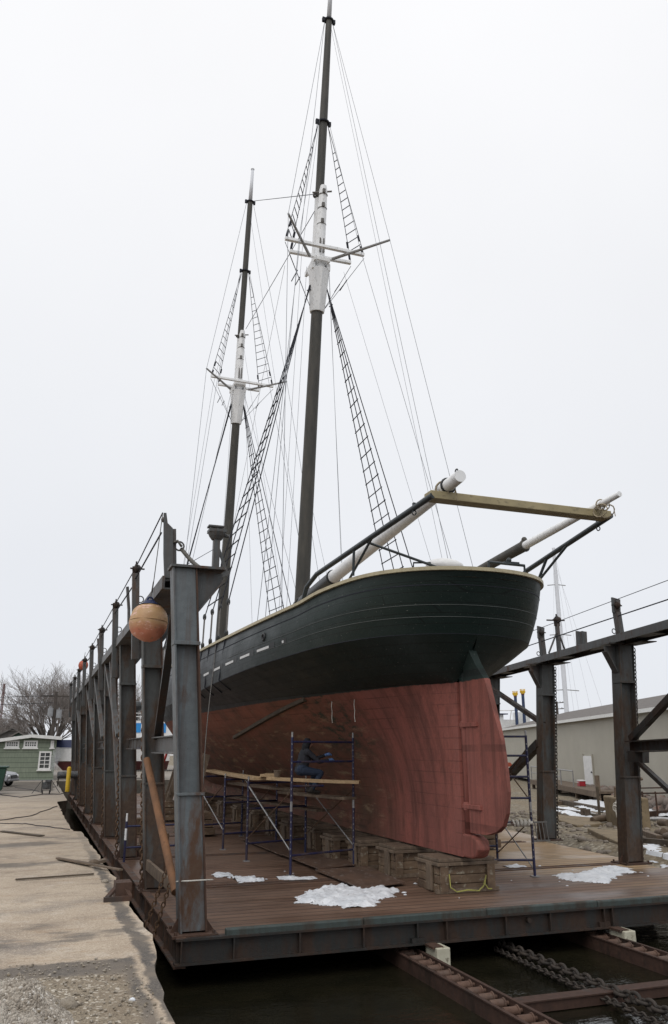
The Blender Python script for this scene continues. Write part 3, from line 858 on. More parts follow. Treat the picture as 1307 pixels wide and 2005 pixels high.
# hanging chains beside the posts
for i, y in enumerate(LY[1:7], 1):
    m = MB()
    chain_links(m, (1.72, y + .35, 4.55), (1.92 + .04 * (i % 2), y + .25, .06), .105 if i < 3 else .14, .014, n=8, m=4)
    m.build('hoist_chain', 'chain_rust', cr)
for y in (14.9, 19.3):
    m = MB(); p = RG(y, 4.5)
    chain_links(m, p + V(.36, .05, 0), V(xr(y) + .62, y + .25, .0), .11, .013, n=8, m=4)
    m.build('hoist_chain', 'chain_iron', cr)
for a, b in (((1.75, 12.3, .1), (2.02, 12.25, .62)), ((1.6, 12.6, -.05), (1.95, 12.5, .6))):
    m = MB(); chain_links(m, Vector(a) + V(0, 0, -.4), Vector(b) + V(0, 0, .05), .085, .011, n=8, m=4)
    m.build('hoist_chain', 'chain_rust', cr)
m = MB(); m.torus((2.155, 11.42, .63), .238, .008, (.0, .15, 1), 24, 5); m.build('rope_loop', 'rope_pale', cr)
m = MB(); m.bar((1.98, 14.85, .42), (2.12, 11.6, .36), .05, .16); m.build('timber_rail', 'weathered_plank', cr)
# guide boxes over the tracks
simple('guide_cream', (.52, .50, .40), (.42, .40, .31), 5, .5, .15, c3=(.16, .14, .10))
for x in (5.44, 8.5):
    m = MB(); m.box((x, 10.93, -.41), (.20, .36, .27)); bx = m.build('guide_box', 'guide_cream' if 'guide_cream' in M else 'cream_paint', cr, bevel=.012)
    m = MB(); m.span((x - .14, 10.8, -.29), (x + .02, 11.4, -.262)); m.span((x - .03, 10.86, -.575), (x + .03, 10.98, -.546)); m.build('bracket', 'rusty_steel', bx)
# rods and bracing lying against the last columns

# ------------------------------------------------------------------ the schooner
XS = 7.05
sh = thing('schooner', 'two masted wooden schooner with dark green topsides and red bottom, hauled out on the cradle', 'schooner', (XS, 25, .56))
def pchip(tab):
    x = np.array([t[0] for t in tab], float); y = np.array([t[1] for t in tab], float)
    h = np.diff(x); d = np.diff(y) / h
    m = np.zeros_like(y); m[0] = d[0]; m[-1] = d[-1]
    for i in range(1, len(x) - 1):
        if d[i - 1] * d[i] > 0:
            w1, w2 = 2 * h[i] + h[i - 1], h[i] + 2 * h[i - 1]
            m[i] = (w1 + w2) / (w1 / d[i - 1] + w2 / d[i])
    def f(v):
        v = min(max(v, x[0]), x[-1])
        i = min(len(x) - 2, max(0, int(np.searchsorted(x, v)) - 1))
        t = (v - x[i]) / h[i]
        return (y[i] * (2 * t ** 3 - 3 * t ** 2 + 1) + m[i] * h[i] * (t ** 3 - 2 * t ** 2 + t) + y[i + 1] * (-2 * t ** 3 + 3 * t ** 2) + m[i + 1] * h[i] * (t ** 3 - t ** 2))
    return f
YBOW = 41.0
f_wl = pchip([(12.85, .11), (13.1, .22), (13.65, .58), (15, 1.02), (16.6, 1.45), (18.3, 1.88), (21.5, 2.35), (25, 2.68), (29, 2.75), (33, 2.4), (36, 1.7), (39, .7), (41, .09)])
f_k = pchip([(12.2, .0), (12.215, .22), (12.25, .42), (12.32, .64), (12.45, .92), (12.7, 1.27), (13.2, 1.66), (14.2, 2.06), (15.8, 2.43), (17.6, 2.72), (20, 2.9), (24, 2.98), (28, 2.92), (32, 2.6), (36, 1.85), (39, .85), (41, .1)])
f_s = pchip([(11.7, .0), (11.715, .25), (11.75, .46), (11.82, .70), (11.95, .98), (12.2, 1.31), (12.7, 1.68), (13.3, 1.90), (14.3, 2.14), (16, 2.46), (18.3, 2.70), (23, 2.95), (28, 2.9), (33, 2.55), (37, 1.75), (39.5, .85), (41, .1)])
z_k = pchip([(12.2, 4.2), (14.2, 4.16), (16, 4.08), (18, 3.99), (20, 3.90), (24, 3.75), (30, 3.7), (41, 4.3)])
z_s = pchip([(11.7, 5.21), (13, 5.22), (14.3, 5.17), (15.3, 5.05), (18.3, 4.95), (22.4, 4.89), (28.6, 4.99), (32.9, 5.22), (41, 6.0)])
p_sec = pchip([(12.85, 2.4), (15, 2.3), (17, 1.75), (19, 1.3), (22, .92), (26, .62), (30, .62), (36, 1.0), (41, 1.3)])
NU = 110
us = [(i / NU) ** 1.75 for i in range(NU + 1)]
def Yu(Ya, u): return Ya + u * (YBOW - Ya)
def row(kind, t, u):
    """half breadth, y, z on the hull: kind 'b' bottom (t from keel to waterline), 'c' counter, 's' topsides"""
    if kind == 'b':
        y = Yu(12.85, u)
        z0 = .95
        if t <= 0: return .12, y, .56 + (.39 * (1 + t))
        z = z0 + (3.43 - z0) * t
        bw = f_wl(y)
        return .12 + (bw - .12) * t ** p_sec(y), y, z
    if kind == 'c':
        yw, yk = Yu(12.85, u), Yu(12.2, u)
        a = .62 + .38 * min(1, max(0, (yk - 12.2) / 5))
        w_ = t ** a
        y = lerp(yw, yk, t ** 1.0)
        return lerp(f_wl(yw), f_k(yk), w_), y, lerp(3.43, z_k(yk), t)
    yk, ys = Yu(12.2, u), Yu(11.7, u)
    return lerp(f_k(yk), f_s(ys), t) + .05 * math.sin(math.pi * t) * min(1, f_s(ys)), lerp(yk, ys, t), lerp(z_k(yk), z_s(ys), t)
rows = [('b', -1, 0), ('b', -.5, .8), ('b', 0, 1.6)] + [('b', i / 16, 1.6 + i * .8) for i in range(1, 17)]
rows2 = [('c', i / 8, 14.4 + i * .62) for i in range(9)]
rows3 = [('s', i / 8, 19.5 + i * .75) for i in range(9)]
def hull_grid(rws):
    m = MB(); uvs = []
    nr = len(rws)
    for sgn in (-1, 1):
        vs = []
        for (kd, t, vv) in rws:
            for u in us:
                b, y, z = row(kd, t, u)
                vs.append((XS + sgn * b, y, z)); uvs.append((y, vv))
        m.add(vs, [(j * (NU + 1) + i, j * (NU + 1) + i + 1, (j + 1) * (NU + 1) + i + 1, (j + 1) * (NU + 1) + i) for j in range(nr - 1) for i in range(NU)])
    return m, uvs
def hull_part(name, rws):
    m, uvs = hull_grid(rws)
    n0 = len(m.v)
    if rws is rows:                                        # close keel sole and sternpost
        q = NU + 1; half = n0 // 2
        m.add([m.v[i] for i in range(q)] + [m.v[half + i] for i in range(q)], [(i, i + 1, q + i + 1, q + i) for i in range(NU)])
        uvs += [uvs[i] for i in range(q)] * 2
        idx = [j * q for j in range(len(rws))]
        m.add([m.v[i] for i in idx] + [m.v[half + i] for i in idx], [(i, i + 1, len(idx) + i + 1, len(idx) + i) for i in range(len(idx) - 1)])
        uvs += [uvs[i] for i in idx] * 2
    me = bpy.data.meshes.new(name)
    me.from_pydata(m.v, [], m.f)
    me.materials.append(M['hull_paint'])
    ul = me.uv_layers.new(name='UVMap')
    for lp in me.loops: ul.data[lp.index].uv = uvs[lp.vertex_index]
    bm = bmesh.new(); bm.from_mesh(me); bmesh.ops.recalc_face_normals(bm, faces=bm.faces)
    bm.to_mesh(me); bm.free()
    me.polygons.foreach_set('use_smooth', [True] * len(me.polygons))
    me.set_sharp_from_angle(angle=R(50))
    o = bpy.data.objects.new(name, me); col.objects.link(o); put(o, sh)
    return o
hb = hull_part('bottom', rows)
hb['label'] = 'red painted bottom with the fairing up to the waterline'
hc = hull_part('counter', rows2)
hs = hull_part('topsides', rows3)
def side(sgn, kd, t, y):                                   # a point on the skin at station y
    lo, hi = 0., 1.
    for _ in range(40):
        mid = (lo + hi) / 2
        if row(kd, t, mid)[1] < y: lo = mid
        else: hi = mid
    b, yy, z = row(kd, t, lo)
    return Vector((XS + sgn * b, yy, z))
# keel heel under the rudder
m = MB(); m.prism([(XS - .115, 12.9, .56), (XS - .115, 12.9, .93), (XS - .115, 12.55, .92), (XS - .115, 12.38, .86), (XS - .115, 12.34, .72), (XS - .115, 12.44, .60), (XS - .115, 12.6, .56)], (.23, 0, 0))
heel = m.build('keel_heel', 'hull_paint', sh, bevel=.03)
# deck
m = MB()
dp = [Vector((XS - row('s', 1, u)[0] + .05, row('s', 1, u)[1] + .02, row('s', 1, u)[2] - .10)) for u in us[2:-1]]
n_ = len(dp); m.add(dp + [Vector((2 * XS - p.x, p.y, p.z)) for p in dp], [(i, i + 1, n_ + i + 1, n_ + i) for i in range(n_ - 1)])
m.build('deck', 'ship_deck', sh)
# rail cap and beads that follow the sheer
def rail_loop(t, kd='s', off=0., dz=0., ymax=YBOW):
    q = []
    for u in us:
        b, y, z = row(kd, t, u)
        if y > ymax: break
        q.append((b, y, z))
    pts = [Vector((XS - b, y, z + dz)) for b, y, z in q[::-1]] + [Vector((XS + b, y, z + dz)) for b, y, z in q[1:]]
    if off:
        r_ = []
        for i, p in enumerate(pts):
            d = pts[min(i + 1, len(pts) - 1)] - pts[max(i - 1, 0)]
            nrm = Vector((-d.y, d.x, 0))
            if nrm.length > 0: nrm.normalize()
            if (p + nrm - V(XS, 26, p.z)).length < (p - V(XS, 26, p.z)).length: nrm = -nrm
            r_.append(p + nrm * off)
        pts = r_
    return pts
def ribbon(m, pts, w_in, w_out, h, ):
    prof = []
    for i, p in enumerate(pts):
        d = pts[min(i + 1, len(pts) - 1)] - pts[max(i - 1, 0)]
        nrm = Vector((-d.y, d.x, 0)).normalized()
        c0 = V(XS, min(max(p.y, 13.5), 36), p.z)
        if (p + nrm - c0).length < (p - c0).length: nrm = -nrm
        prof.append([p - nrm * w_in, p + nrm * w_out, p + nrm * w_out + V(0, 0, h), p - nrm * w_in + V(0, 0, h)])
    vs = [q for pr in prof for q in pr]
    m.add(vs, [(i * 4 + k, i * 4 + (k + 1) % 4, i * 4 + 4 + (k + 1) % 4, i * 4 + 4 + k) for i in range(len(prof) - 1) for k in range(4)])
m = MB(); ribbon(m, rail_loop(1), .15, .055, .062); m.build('rail_cap', 'cream_paint', sh, smooth='auto')
m = MB(); ribbon(m, rail_loop(.77), .02, .006, .018); m.build('rub_bead', 'rope_tar', sh)
simple('cove_paint', (.095, .105, .10), (.06, .068, .066), 3, .6, 0)
m = MB()
ribbon(m, rail_loop(.46, ymax=19.5), .01, .006, .009)
ribbon(m, rail_loop(.27, ymax=17.5), .01, .006, .009)
m.build('cove_line', 'cove_paint', sh)
m = MB(); ribbon(m, rail_loop(.0, ymax=26), .02, .004, .014); m.build('knuckle_bead', 'rope_tar', sh)
# freeing ports and hawse hole in the bulwark (port side)
def skin_patch(name, y0, y1, t0, t1, mat, sgn=-1, proud=.004, parent=None, frame=True):
    m = MB()
    out_ = V(sgn, -.15, 0).normalized() * proud
    q = [side(sgn, 's', t0, y0) + out_, side(sgn, 's', t0, y1) + out_, side(sgn, 's', t1, y1) + out_, side(sgn, 's', t1, y0) + out_]
    inn = [p - out_.normalized() * .03 for p in q]
    m.add(q + inn, [(0, 1, 2, 3), (0, 1, 5, 4), (1, 2, 6, 5), (2, 3, 7, 6), (3, 0, 4, 7)])
    return m.build(name, mat, parent or sh)
yy = 15.85
ports_ = [(15.7, 15.83), (16.25, 17.1), (17.35, 18.2), (18.5, 19.35), (19.65, 20.5), (20.8, 21.6), (21.9, 22.6), (23.0, 23.7), (24.2, 24.9), (29, 29.6), (30, 30.6), (31, 31.6)]
for (a, b) in ports_:
    for sg in (-1, 1):
        fr_ = skin_patch('freeing_port', a - .05, b + .04, .285, .405, 'black_paint', sg, .004)
        skin_patch('skylit_panel', a + .22 if b - a > .4 else a + .06, b, .305, .36, 'skylit_bulwark', sg, .008, fr_)  # solid panel; the sky-lit view through the port is painted as its colour
p = side(-1, 's', .60, 16.75)
m = MB(); m.torus(p + V(-.01, 0, 0), .07, .028, (1, .1, 0), 16, 6); h_ = m.build('hawse_hole', 'black_paint', sh, smooth=True)
m = MB(); m.tube([p + V(-.012, 0, 0), p + V(.02, 0, 0)], .06, 14); m.build('hole_lining', 'rope_tar', h_)
# bilge strake
m = MB()
q = [side(-1, 'b', .97 - .30 * i / 9, 17.2 + i * .62) for i in range(10)]
q = [atx(lerp(622, 428, i / 9), lerp(1380, 1454, i / 9), 0) if False else p_ for i, p_ in enumerate(q)]
for a, b in zip(q[:-1], q[1:]): m.bar(a + V(.0, -.01, -.01), b + V(.0, 0, -.01), .09, .085)
m.build('bilge_strake', 'shed_wood', sh)
# rudder
prof = [(12.66, 4.02), (12.56, 4.06), (12.44, 3.98), (12.24, 3.70), (11.97, 3.42), (11.77, 2.91), (11.58, 2.43), (11.5, 1.95), (11.48, 1.65), (11.55, 1.33), (11.68, 1.13), (11.86, 1.03), (12.16, .96), (12.66, .95)]
m = MB()
n_ = len(prof)
def thick(y): return .075 if y > 12.4 else lerp(.03, .075, (y - 11.48) / .92)
m.add([(XS - thick(y), y, z) for y, z in prof] + [(XS + thick(y), y, z) for y, z in prof], [tuple(range(n_)), tuple(range(2 * n_ - 1, n_ - 1, -1))] + [(i, (i + 1) % n_, (i + 1) % n_ + n_, i + n_) for i in range(n_)])
me = m
rud = m.build('rudder', 'hull_paint', sh, bevel=.006)
m = MB(); m.tube([(XS, 12.78, .93), (XS, 12.78, 4.12)], .085, 14); m.ball((XS, 12.78, 4.12), .085, 12, 6, 1, 1, .8)
m.build('rudder_stock', 'hull_paint', rud, smooth=True)
for zz in (2.66, 1.33):
    m = MB(); m.span((XS - .10, 12.25, zz), (XS + .10, 13.15, zz + .07)); m.tube([(XS, 12.79, zz - .03), (XS, 12.79, zz + .10)], .098, 12)
    m.build('hinge_strap', 'hull_paint', rud, bevel=.006)
for o_ in (heel, rud, *rud.children):                         # strake coordinates for the pieces that are not part of the lofted skin
    ul = o_.data.uv_layers.new(name='UVMap')
    for lp in o_.data.loops:
        p_ = o_.data.vertices[lp.vertex_index].co; ul.data[lp.index].uv = (p_.y * 1.6 + p_.x, p_.z * .8 + .1)

# ---- masts
def seg(P0, P1):
    return lambda z: P0 + (P1 - P0) * ((z - P0.z) / (P1.z - P0.z))
mx = seg(V(XS, 22.42, 6.46), V(XS, 19.75, 25.9))
fx = seg(V(XS, 33.95, 7.05), V(XS, 30.72, 27.6))
ax_m = (mx(20) - mx(10)).normalized()
def mast(A, zb, zboot, zct, zcap, zh, zt, ztip, r0, r1, rt0, rt1, lower_mat):
    ms_ = MB()
    ms_.tube([A(zb), A(lerp(zb, zboot, .5)), A(zboot)], [r0, (r0 + r1) / 2 * 1.01, r1], 20)
    ms = ms_.build('mast', 'mast_dark', sh, smooth='auto')
    F = V(0, .40, 0)
    m = MB()                                               # painted masthead and hounds
    m.tube([A(zboot - .05), A(zboot + .03), A(zct - .25)], [r1 + .06, r1 + .075, r1 + .17], 8)
    m.tube([A(zct - .25), A(zct + .15)], [r1 + .02, r1], 16)
    m.tube([A(zct), A(zcap - .12), A(zcap + .05)], [r1 - .02, r1 - .045, r1 - .08], 18)
    m.tube([A(zct) + F * .85, A(zcap - .2) + F * .85], [rt0 + .015, rt0 + .012], 12)
    m.build('masthead', 'mast_white', ms, smooth='auto')
    for zz in (zcap - .28, zcap - .75, zcap - 1.3):
        m = MB(); m.torus(A(zz), r1 - .035, .014, ax_m, 18, 5)
        m.box(A(zz) + V(-.02, -r1 + .02, .05), (.09, .08, .14)); m.build('mast_band', 'rope_grey', ms)
    m = MB()
    m.tube([A(zcap - .12) + V(-.30, .2, 0), A(zcap - .12) + V(.26, -.1, -.03)], .03, 6)
    m.torus(A(zcap - .05) + F * .9, rt0 + .05, .035, ax_m, 16, 6); m.build('mast_cap', 'rope_grey', ms)
    for dx in (-.05, .06): m = MB(); m.box(A(zct + .52) + V(dx, -r1 + .03, 0), (.05, .06, .5)); m.build('sheave_slot', 'rope_grey', ms)
    m = MB()
    m.tube([A(zct - .3) + F, A(zh) + F, A(zt) + F * .95], [rt0, rt0 * .93, rt1], 14)
    tm = m.build('topmast', 'mast_dark', ms, smooth='auto')
    m = MB(); m.tube([A(zt) + F * .95, A(ztip) + F * .9], [rt1 * .8, rt1 * .55], 12); m.ball(A(ztip) + F * .9, rt1 * .75, 10, 6, 1, 1, .5); m.build('pole_tip', 'mast_far', ms, smooth=True)
    for zz, rr in ((zh, rt0 + .02), (zt, rt1 + .03)):
        m = MB()
        m.torus(A(zz) + F, rr, .04, ax_m, 14, 6)
        for sx in (-1, 1): m.box(A(zz) + F + V(sx * (rr + .05), 0, -.02), (.09, .09, .16))
        m.build('hound_band', 'rope_tar', ms)
    return ms
mm = mast(mx, 4.3, 15.55, 17.15, 19.75, 22.35, 26.15, 28.3, .225, .178, .150, .105, 'mast_dark')
fm = mast(fx, 4.3, 16.25, 17.95, 20.45, 23.55, 26.95, 28.55, .235, .175, .142, .12, 'mast_dark')

def crosstree(ms, A, zct, spreaders, outriggers):
    m = MB()
    c = A(zct)
    m.span((c.x - .26, c.y - .30, c.z - .10), (c.x - .17, c.y + .75, c.z + .06)); m.span((c.x + .17, c.y - .30, c.z - .10), (c.x + .26, c.y + .75, c.z + .06))
    m.span((c.x - .17, c.y - .30, c.z - .08), (c.x + .17, c.y - .22, c.z + .05)); m.span((c.x - .17, c.y + .62, c.z - .08), (c.x + .17, c.y + .70, c.z + .05))
    m.span((c.x - .3, c.y - .2, c.z - .34), (c.x - .2, c.y + .3, c.z - .1)); m.span((c.x + .2, c.y - .2, c.z - .34), (c.x + .3, c.y + .3, c.z - .1))
    ct = m.build('crosstree', 'mast_white', ms, bevel=.01)
    for a, b in spreaders:
        m = MB(); m.bar(Vector(a) + V(0, 0, .12), Vector(b) + V(0, 0, .12), .11, .10); m.build('spreader', 'mast_white', ct, bevel=.01) if False else m.build('spreader', 'mast_white', ms, bevel=.01)
    for a, b in outriggers:
        m = MB(); m.tube([a, b], [.05, .036], 8); m.build('outrigger', 'galvanised', ms)
MS = [((XS - 1.33, 20.32, 17.2), (XS + 1.27, 20.30, 17.2)), ((XS - 1.0, 20.92, 17.2), (XS + 1.03, 20.84, 17.2))]
MO = [((XS - .40, 20.75, 17.2), (XS - 1.62, 19.0, 17.2)), ((XS + .33, 20.68, 17.2), (XS + 1.66, 19.15, 17.2))]
FS = [((XS - 1.36, 31.75, 17.85), (XS + 1.5, 31.85, 17.85)), ((XS - .90, 32.45, 17.85), (XS + 1.02, 32.48, 17.85))]
FO = [((XS - .3, 32.6, 17.9), (XS - 1.72, 30.85, 17.85)), ((XS + .5, 32.4, 17.9), (XS + 1.86, 30.9, 17.85))]
crosstree(mm, mx, 17.15, MS, MO)
crosstree(fm, fx, 17.95, FS, FO)

# ---- standing rigging
def shroud_set(ms, A, ztop, chains, sgn, zrail, r, rat0, rat1, step, dead=True, lines_with_rat=3):
    m = MB()
    top = A(ztop) + V(sgn * .16, 0, 0)
    ends = []
    for i, y in enumerate(chains):
        e = side(sgn, 's', 1, y) + V(-sgn * .02, 0, .95 if dead else .05)
        ends.append(e)
        m.tube([top + V(0, .06 * i - .06, .05 * i), e], r, 5)
    zz = rat0; i = 0
    tops_ = [top + V(0, .06 * j - .06, .05 * j) for j in range(len(chains))]
    while zz < rat1:
        pts = []
        for j in range(lines_with_rat):
            a, b = ends[j], tops_[j]
            t = (zz - a.z) / (b.z - a.z)
            pts.append(a.lerp(b, t))
        d = (pts[-1] - pts[0]).normalized()
        rr = r * 1.05 if i % 2 else r * 1.15
        m.tube([pts[0] - d * .06] + pts[1:-1] + [pts[-1] + d * .06], rr, 5)
        zz += step; i += 1
    m.build('shrouds', 'rope_tar', ms)
    if dead:
        m = MB()
        for e, y in zip(ends, chains):
            b = side(sgn, 's', 1, y) + V(0, 0, .16)
            for q in (e, b): m.ball(q, .075, 8, 6, .7, .7, 1.25); 
            m.build('deadeye', 'black_paint', ms, smooth=True)
            m = MB()
            for dx in (-.05, 0, .05): m.tube([e + V(0, dx, -.03), b + V(0, dx, .03)], .014, 4)
            m.build('lanyard', 'rope_grey', ms); m = MB()
        m = MB()
        for y in chains:
            a, b, c_ = side(sgn, 's', 1, y), side(sgn, 's', .02, y + .12), side(sgn, 'c', .55, y + .2)
            o_ = V(sgn * .03, 0, 0)
            m.tube([a + o_ + V(0, 0, .1), a + o_, b + o_, c_ + o_ * .9], .017, 5)
        m.build('chainplates', 'rope_tar', sh)
mch = [19.75, 20.5, 21.3, 22.2]
shroud_set(mm, mx, 16.75, mch[::-1], -1, 4.9, .0155, 6.15, 16.4, .40)
shroud_set(mm, mx, 16.75, mch[::-1], 1, 4.9, .0155, 6.15, 16.0, .40)
fch = [31.0, 32.0, 33.0, 33.9]
shroud_set(fm, fx, 17.55, fch[::-1], -1, 5.0, .0165, 6.4, 17.1, .42)
shroud_set(fm, fx, 17.55, fch[::-1], 1, 5.0, .0165, 6.4, 16.7, .42)
def top_shrouds(ms, A, zh, tips, sgn, r):
    top = A(zh) + V(sgn * .18, .40, -.08)
    m = MB(); e = [Vector(t) for t in tips]
    for q in e:
        m.tube([top, q + V(0, 0, .12)], r, 5)
        d = (top - q).normalized()
        for s_ in (.14, .55): m.tube([q + d * (s_ + .1), q + d * (s_ + .3)], .038, 6)
    n_ = 13
    for i in range(n_):
        t = lerp(.10, .80, i / (n_ - 1))
        m.tube([e[0].lerp(top, t), e[1].lerp(top, t)], .0145, 5)
    m.build('topmast_shrouds', 'rope_tar', ms)
    m = MB()
    low = A(zh) * 0
    for q in e:
        base = A(15.62 if ms is mm else 16.32) + V(sgn * .22, 0, 0)
        m.tube([q, base], .009, 5)
        d = base - q
        m.tube([q + d * .45 + V(.0, -.1, 0), q + d * .45 + V(0, .55, 0) * (1 if q is e[0] else .7)], .016, 5)
        m.torus(base, .05, .018, (1, 0, 0), 8, 4)
    m.build('futtock_shrouds', 'rope_tar', ms)
for sg, i in ((-1, 0), (1, 1)):
    top_shrouds(mm, mx, 22.3, [MS[0][i], MS[1][i]], sg, .011)
    top_shrouds(fm, fx, 23.5, [FS[0][i], FS[1][i]], sg, .012)
def wires(ms, name, ls, r, mat='thin_wire'):
    m = MB()
    for l_ in ls: m.tube(l_, r, 4)
    return m.build(name, mat, ms)
F4 = V(0, .4, 0)
for sg, io in ((-1, 0), (1, 1)):
    wires(mm, 'backstays', [[mx(26.1) + F4 + V(sg * .14, 0, 0), Vector(MO[io][1]), side(sg, 's', 1, 16.0)],
                            [mx(22.4) + F4 + V(sg * .2, 0, 0), Vector(MO[io][1]).lerp(Vector(MO[io][0]), .5), side(sg, 's', 1, 16.9)],
                            [mx(26.1) + F4 + V(sg * .14, 0, 0), Vector(MS[0][io]) * .0 + mx(24) * 0 + side(sg, 's', 1, 17.4) ][:2]], .0075)
    wires(fm, 'backstays', [[fx(26.9) + F4 + V(sg * .16, 0, 0), Vector(FO[io][1]), side(sg, 's', 1, 27.6)],
                            [fx(23.6) + F4 + V(sg * .2, 0, 0), Vector(FO[io][1]).lerp(Vector(FO[io][0]), .45), side(sg, 's', 1, 28.6)],
                            [fx(17.9) + V(sg * .25, .2, 0), side(sg, 's', 1, 29.3)]], .0085)
wires(mm, 'stays', [[mx(19.6) + V(-.2, .2, 0), fx(26.95) + F4 + V(.1, -.1, 0)], [mx(19.0) + V(-.2, .2, 0), fx(20.5) + V(.1, -.2, 0)]], .0125, 'rope_tar')
wires(mm, 'halyards', [[mx(22.3) + V(-.18, .25, 0), mx(17.4) + V(-.55, .2, 0), mx(5.2) + V(-.5, .7, 0)],
                       [mx(16.8) + V(.28, -.2, 0), V(XS + .75, 20.8, 5.1)], [mx(16.8) + V(.3, -.1, 0), V(XS + .82, 20.9, 5.1)],
                       [mx(17.2) + V(-.3, .4, 0), V(XS - .55, 22.3, 5.1)],
                       [mx(25.9) + F4 + V(.1, 0, 0), V(XS + 2.3, 17.2, 5.15)], [mx(17.15) + V(.9, .2, 0), V(XS + 2.45, 17.7, 5.1)],
                       [mx(17.15) + V(-1.0, .5, 0), fx(8.5) + V(-.2, 0, 0)], [fx(20.2), V(XS + .2, 24.2, 5.3)], [mx(9.4) + V(.15, 0, 0), V(XS + .3, 20.0, 5.3)]], .0055)
wires(fm, 'halyards', [[fx(17.6) + V(-.28, -.2, 0), V(XS - .8, 31.2, 5.2)], [fx(17.6) + V(.28, -.2, 0), V(XS + .8, 31.2, 5.2)], [fx(26.5) + F4, V(XS + 2.5, 28.2, 5.1)],
                       [fx(23.4) + F4 + V(-.15, 0, 0), fx(17.9) + V(-1.1, .3, 0), V(XS - 2.6, 31.4, 5.2)]], .0065)
# ---- boom, gaff and stern davits
m = MB()
bA, bB = V(6.78, 21.9, 6.28), V(5.63, 10.5, 6.20)
bd = (bB - bA).normalized()
cut = bA.lerp(bB, .37)
m.tube([cut, bB + bd * -.1, bB + bd * .58], [.15, .105, .092], 18)
boom = m.build('boom', 'mast_white', sh, smooth='auto')
m = MB(); m.tube([bA, cut + bd * .05], [.16, .162], 18); m.torus(cut, .165, .022, bd, 18, 6); m.build('boom_sleeve', 'black_paint', boom, smooth='auto')
for dd_, rr_ in ((.1, .115), (-.12, .118)):
    m = MB(); m.torus(bB + bd * dd_, rr_, .018, bd, 16, 6); m.build('boom_band', 'black_paint', boom, smooth=True)
m = MB(); m.torus(bB + bd * .45 + V(0, 0, .11), .04, .012, (1, 0, 0), 10, 5); m.build('eye_bolt', 'black_paint', boom)
m = MB()
gA, gB = V(8.27, 14.4, 5.80), V(8.33, 10.2, 6.14); gd = (gB - gA).normalized(); gc = gA.lerp(gB, .46)
m.tube([gc, gB - gd * .2, gB + gd * .42], [.078, .058, .046], 14)
gf = m.build('gaff', 'mast_white', sh, smooth='auto')
m = MB(); m.tube([gA - gd * 1.6, gc + gd * .03], [.08, .105], 14); m.torus(gc, .1, .02, gd, 14, 5); m.ball(gc + V(0, 0, .12), .055, 8, 6)
m.build('gaff_sleeve', 'mast_dark', gf, smooth='auto')
simple('rope_hemp', (.40, .34, .24), (.28, .23, .16), 30, .85, 0)
dv = MB(); dv.bar((5.30, 10.48, 6.02), (8.62, 10.48, 6.02), .24, .13)
dvp = dv.build('davit_plank', 'davit_cream', sh, bevel=.012)
m = MB()
for q, r_ in ((bB, .125), (gB, .085)):
    m = MB()
    for s_ in (-.04, .03): m.torus(q + V(s_, 0, -.03), r_, .011, (.25 + s_ * 3, 1, .2), 14, 4); m.torus(q + V(s_ * 2 + .02, 0, -.13), .105, .011, (1, .2, 0), 12, 4, sx=1.35, xdir=(0, 1, 0))
    m.tube([q + V(.10, -.13, -.08), q + V(.11, -.14, -.25)], .009, 4)
    m.build('lashing', 'rope_hemp', dvp)
for sg, xd in ((-1, 5.33), (1, 8.60)):
    tip = V(xd, 10.36, 6.0)
    m = MB()
    base = side(sg, 's', 1, 15.3 if sg < 0 else 13.9) + V(-sg * .12, 0, .06)
    mid = tip.lerp(base + V(0, 0, .42), .86)
    m.tube([tip, tip.lerp(mid, .5), mid, lerp(mid, base, .45) + V(0, .22, .06), base], .048, 10)
    d_ = m.build('davit', 'davit_paint', sh, smooth='auto')
    m = MB()
    bl = tip.lerp(mid, .62)
    f1 = side(sg, 's', 1, 13.6 if sg < 0 else 12.75) + V(-sg * .1, 0, .06)
    m.tube([bl, V(bl.x, bl.y + .05, f1.z)], .026, 8) if sg < 0 else m.tube([tip.lerp(mid, .72), side(sg, 's', 1, 12.9) + V(-.05, 0, .06)], .028, 8)
    m.tube([tip.lerp(mid, .45), f1], .024, 8)
    if sg < 0: m.tube([tip.lerp(mid, .52), V(6.35, 12.05, 5.27)], .024, 8)
    m.build('davit_stay', 'davit_paint', d_)
    m = MB(); q = tip.lerp(mid, .13); m.torus(q + V(0, 0, -.08), .035, .01, (0, 1, .3), 10, 5); m.box(q + V(0, 0, .06), (.04, .05, .05)); m.build('eye_bolt', 'davit_paint', d_)
# small deck gear at the taffrail
m = MB(); m.ball((6.75, 12.75, 5.50), .33, 16, 8, 1.15, .7, .45); m.build('skylight_dome', 'white_paint', sh, smooth=True)
m = MB(); m.tube([(7.22, 12.0, 5.25), (7.22, 12.0, 5.46), (8.05, 12.15, 5.49), (8.05, 12.15, 5.25)], .026, 8); m.box((7.75, 12.1, 5.50), (.3, .06, .05)); m.ball((7.7, 12.1, 5.55), .05, 8, 6); m.build('taffrail_bar', 'davit_paint', sh)
m = MB(); m.tube([(5.98, 12.5, 5.27), (6.0, 12.5, 5.46), (6.28, 12.4, 5.46), (6.3, 12.4, 5.27)], .018, 8); m.build('fairlead', 'davit_paint', sh)
m = MB()
q = side(-1, 's', 1, 16.4) + V(.2, 0, .1)
m.ball(q + V(.6, 1.6, .05), .34, 10, 7, .6, 2.4, .8)
m.tube([q + V(0, -.9, -.06), q + V(0, -.9, .07), q + V(.03, -.98, .15)], .02, 6)
m.build('boom_cover', 'black_paint', sh, smooth=True)

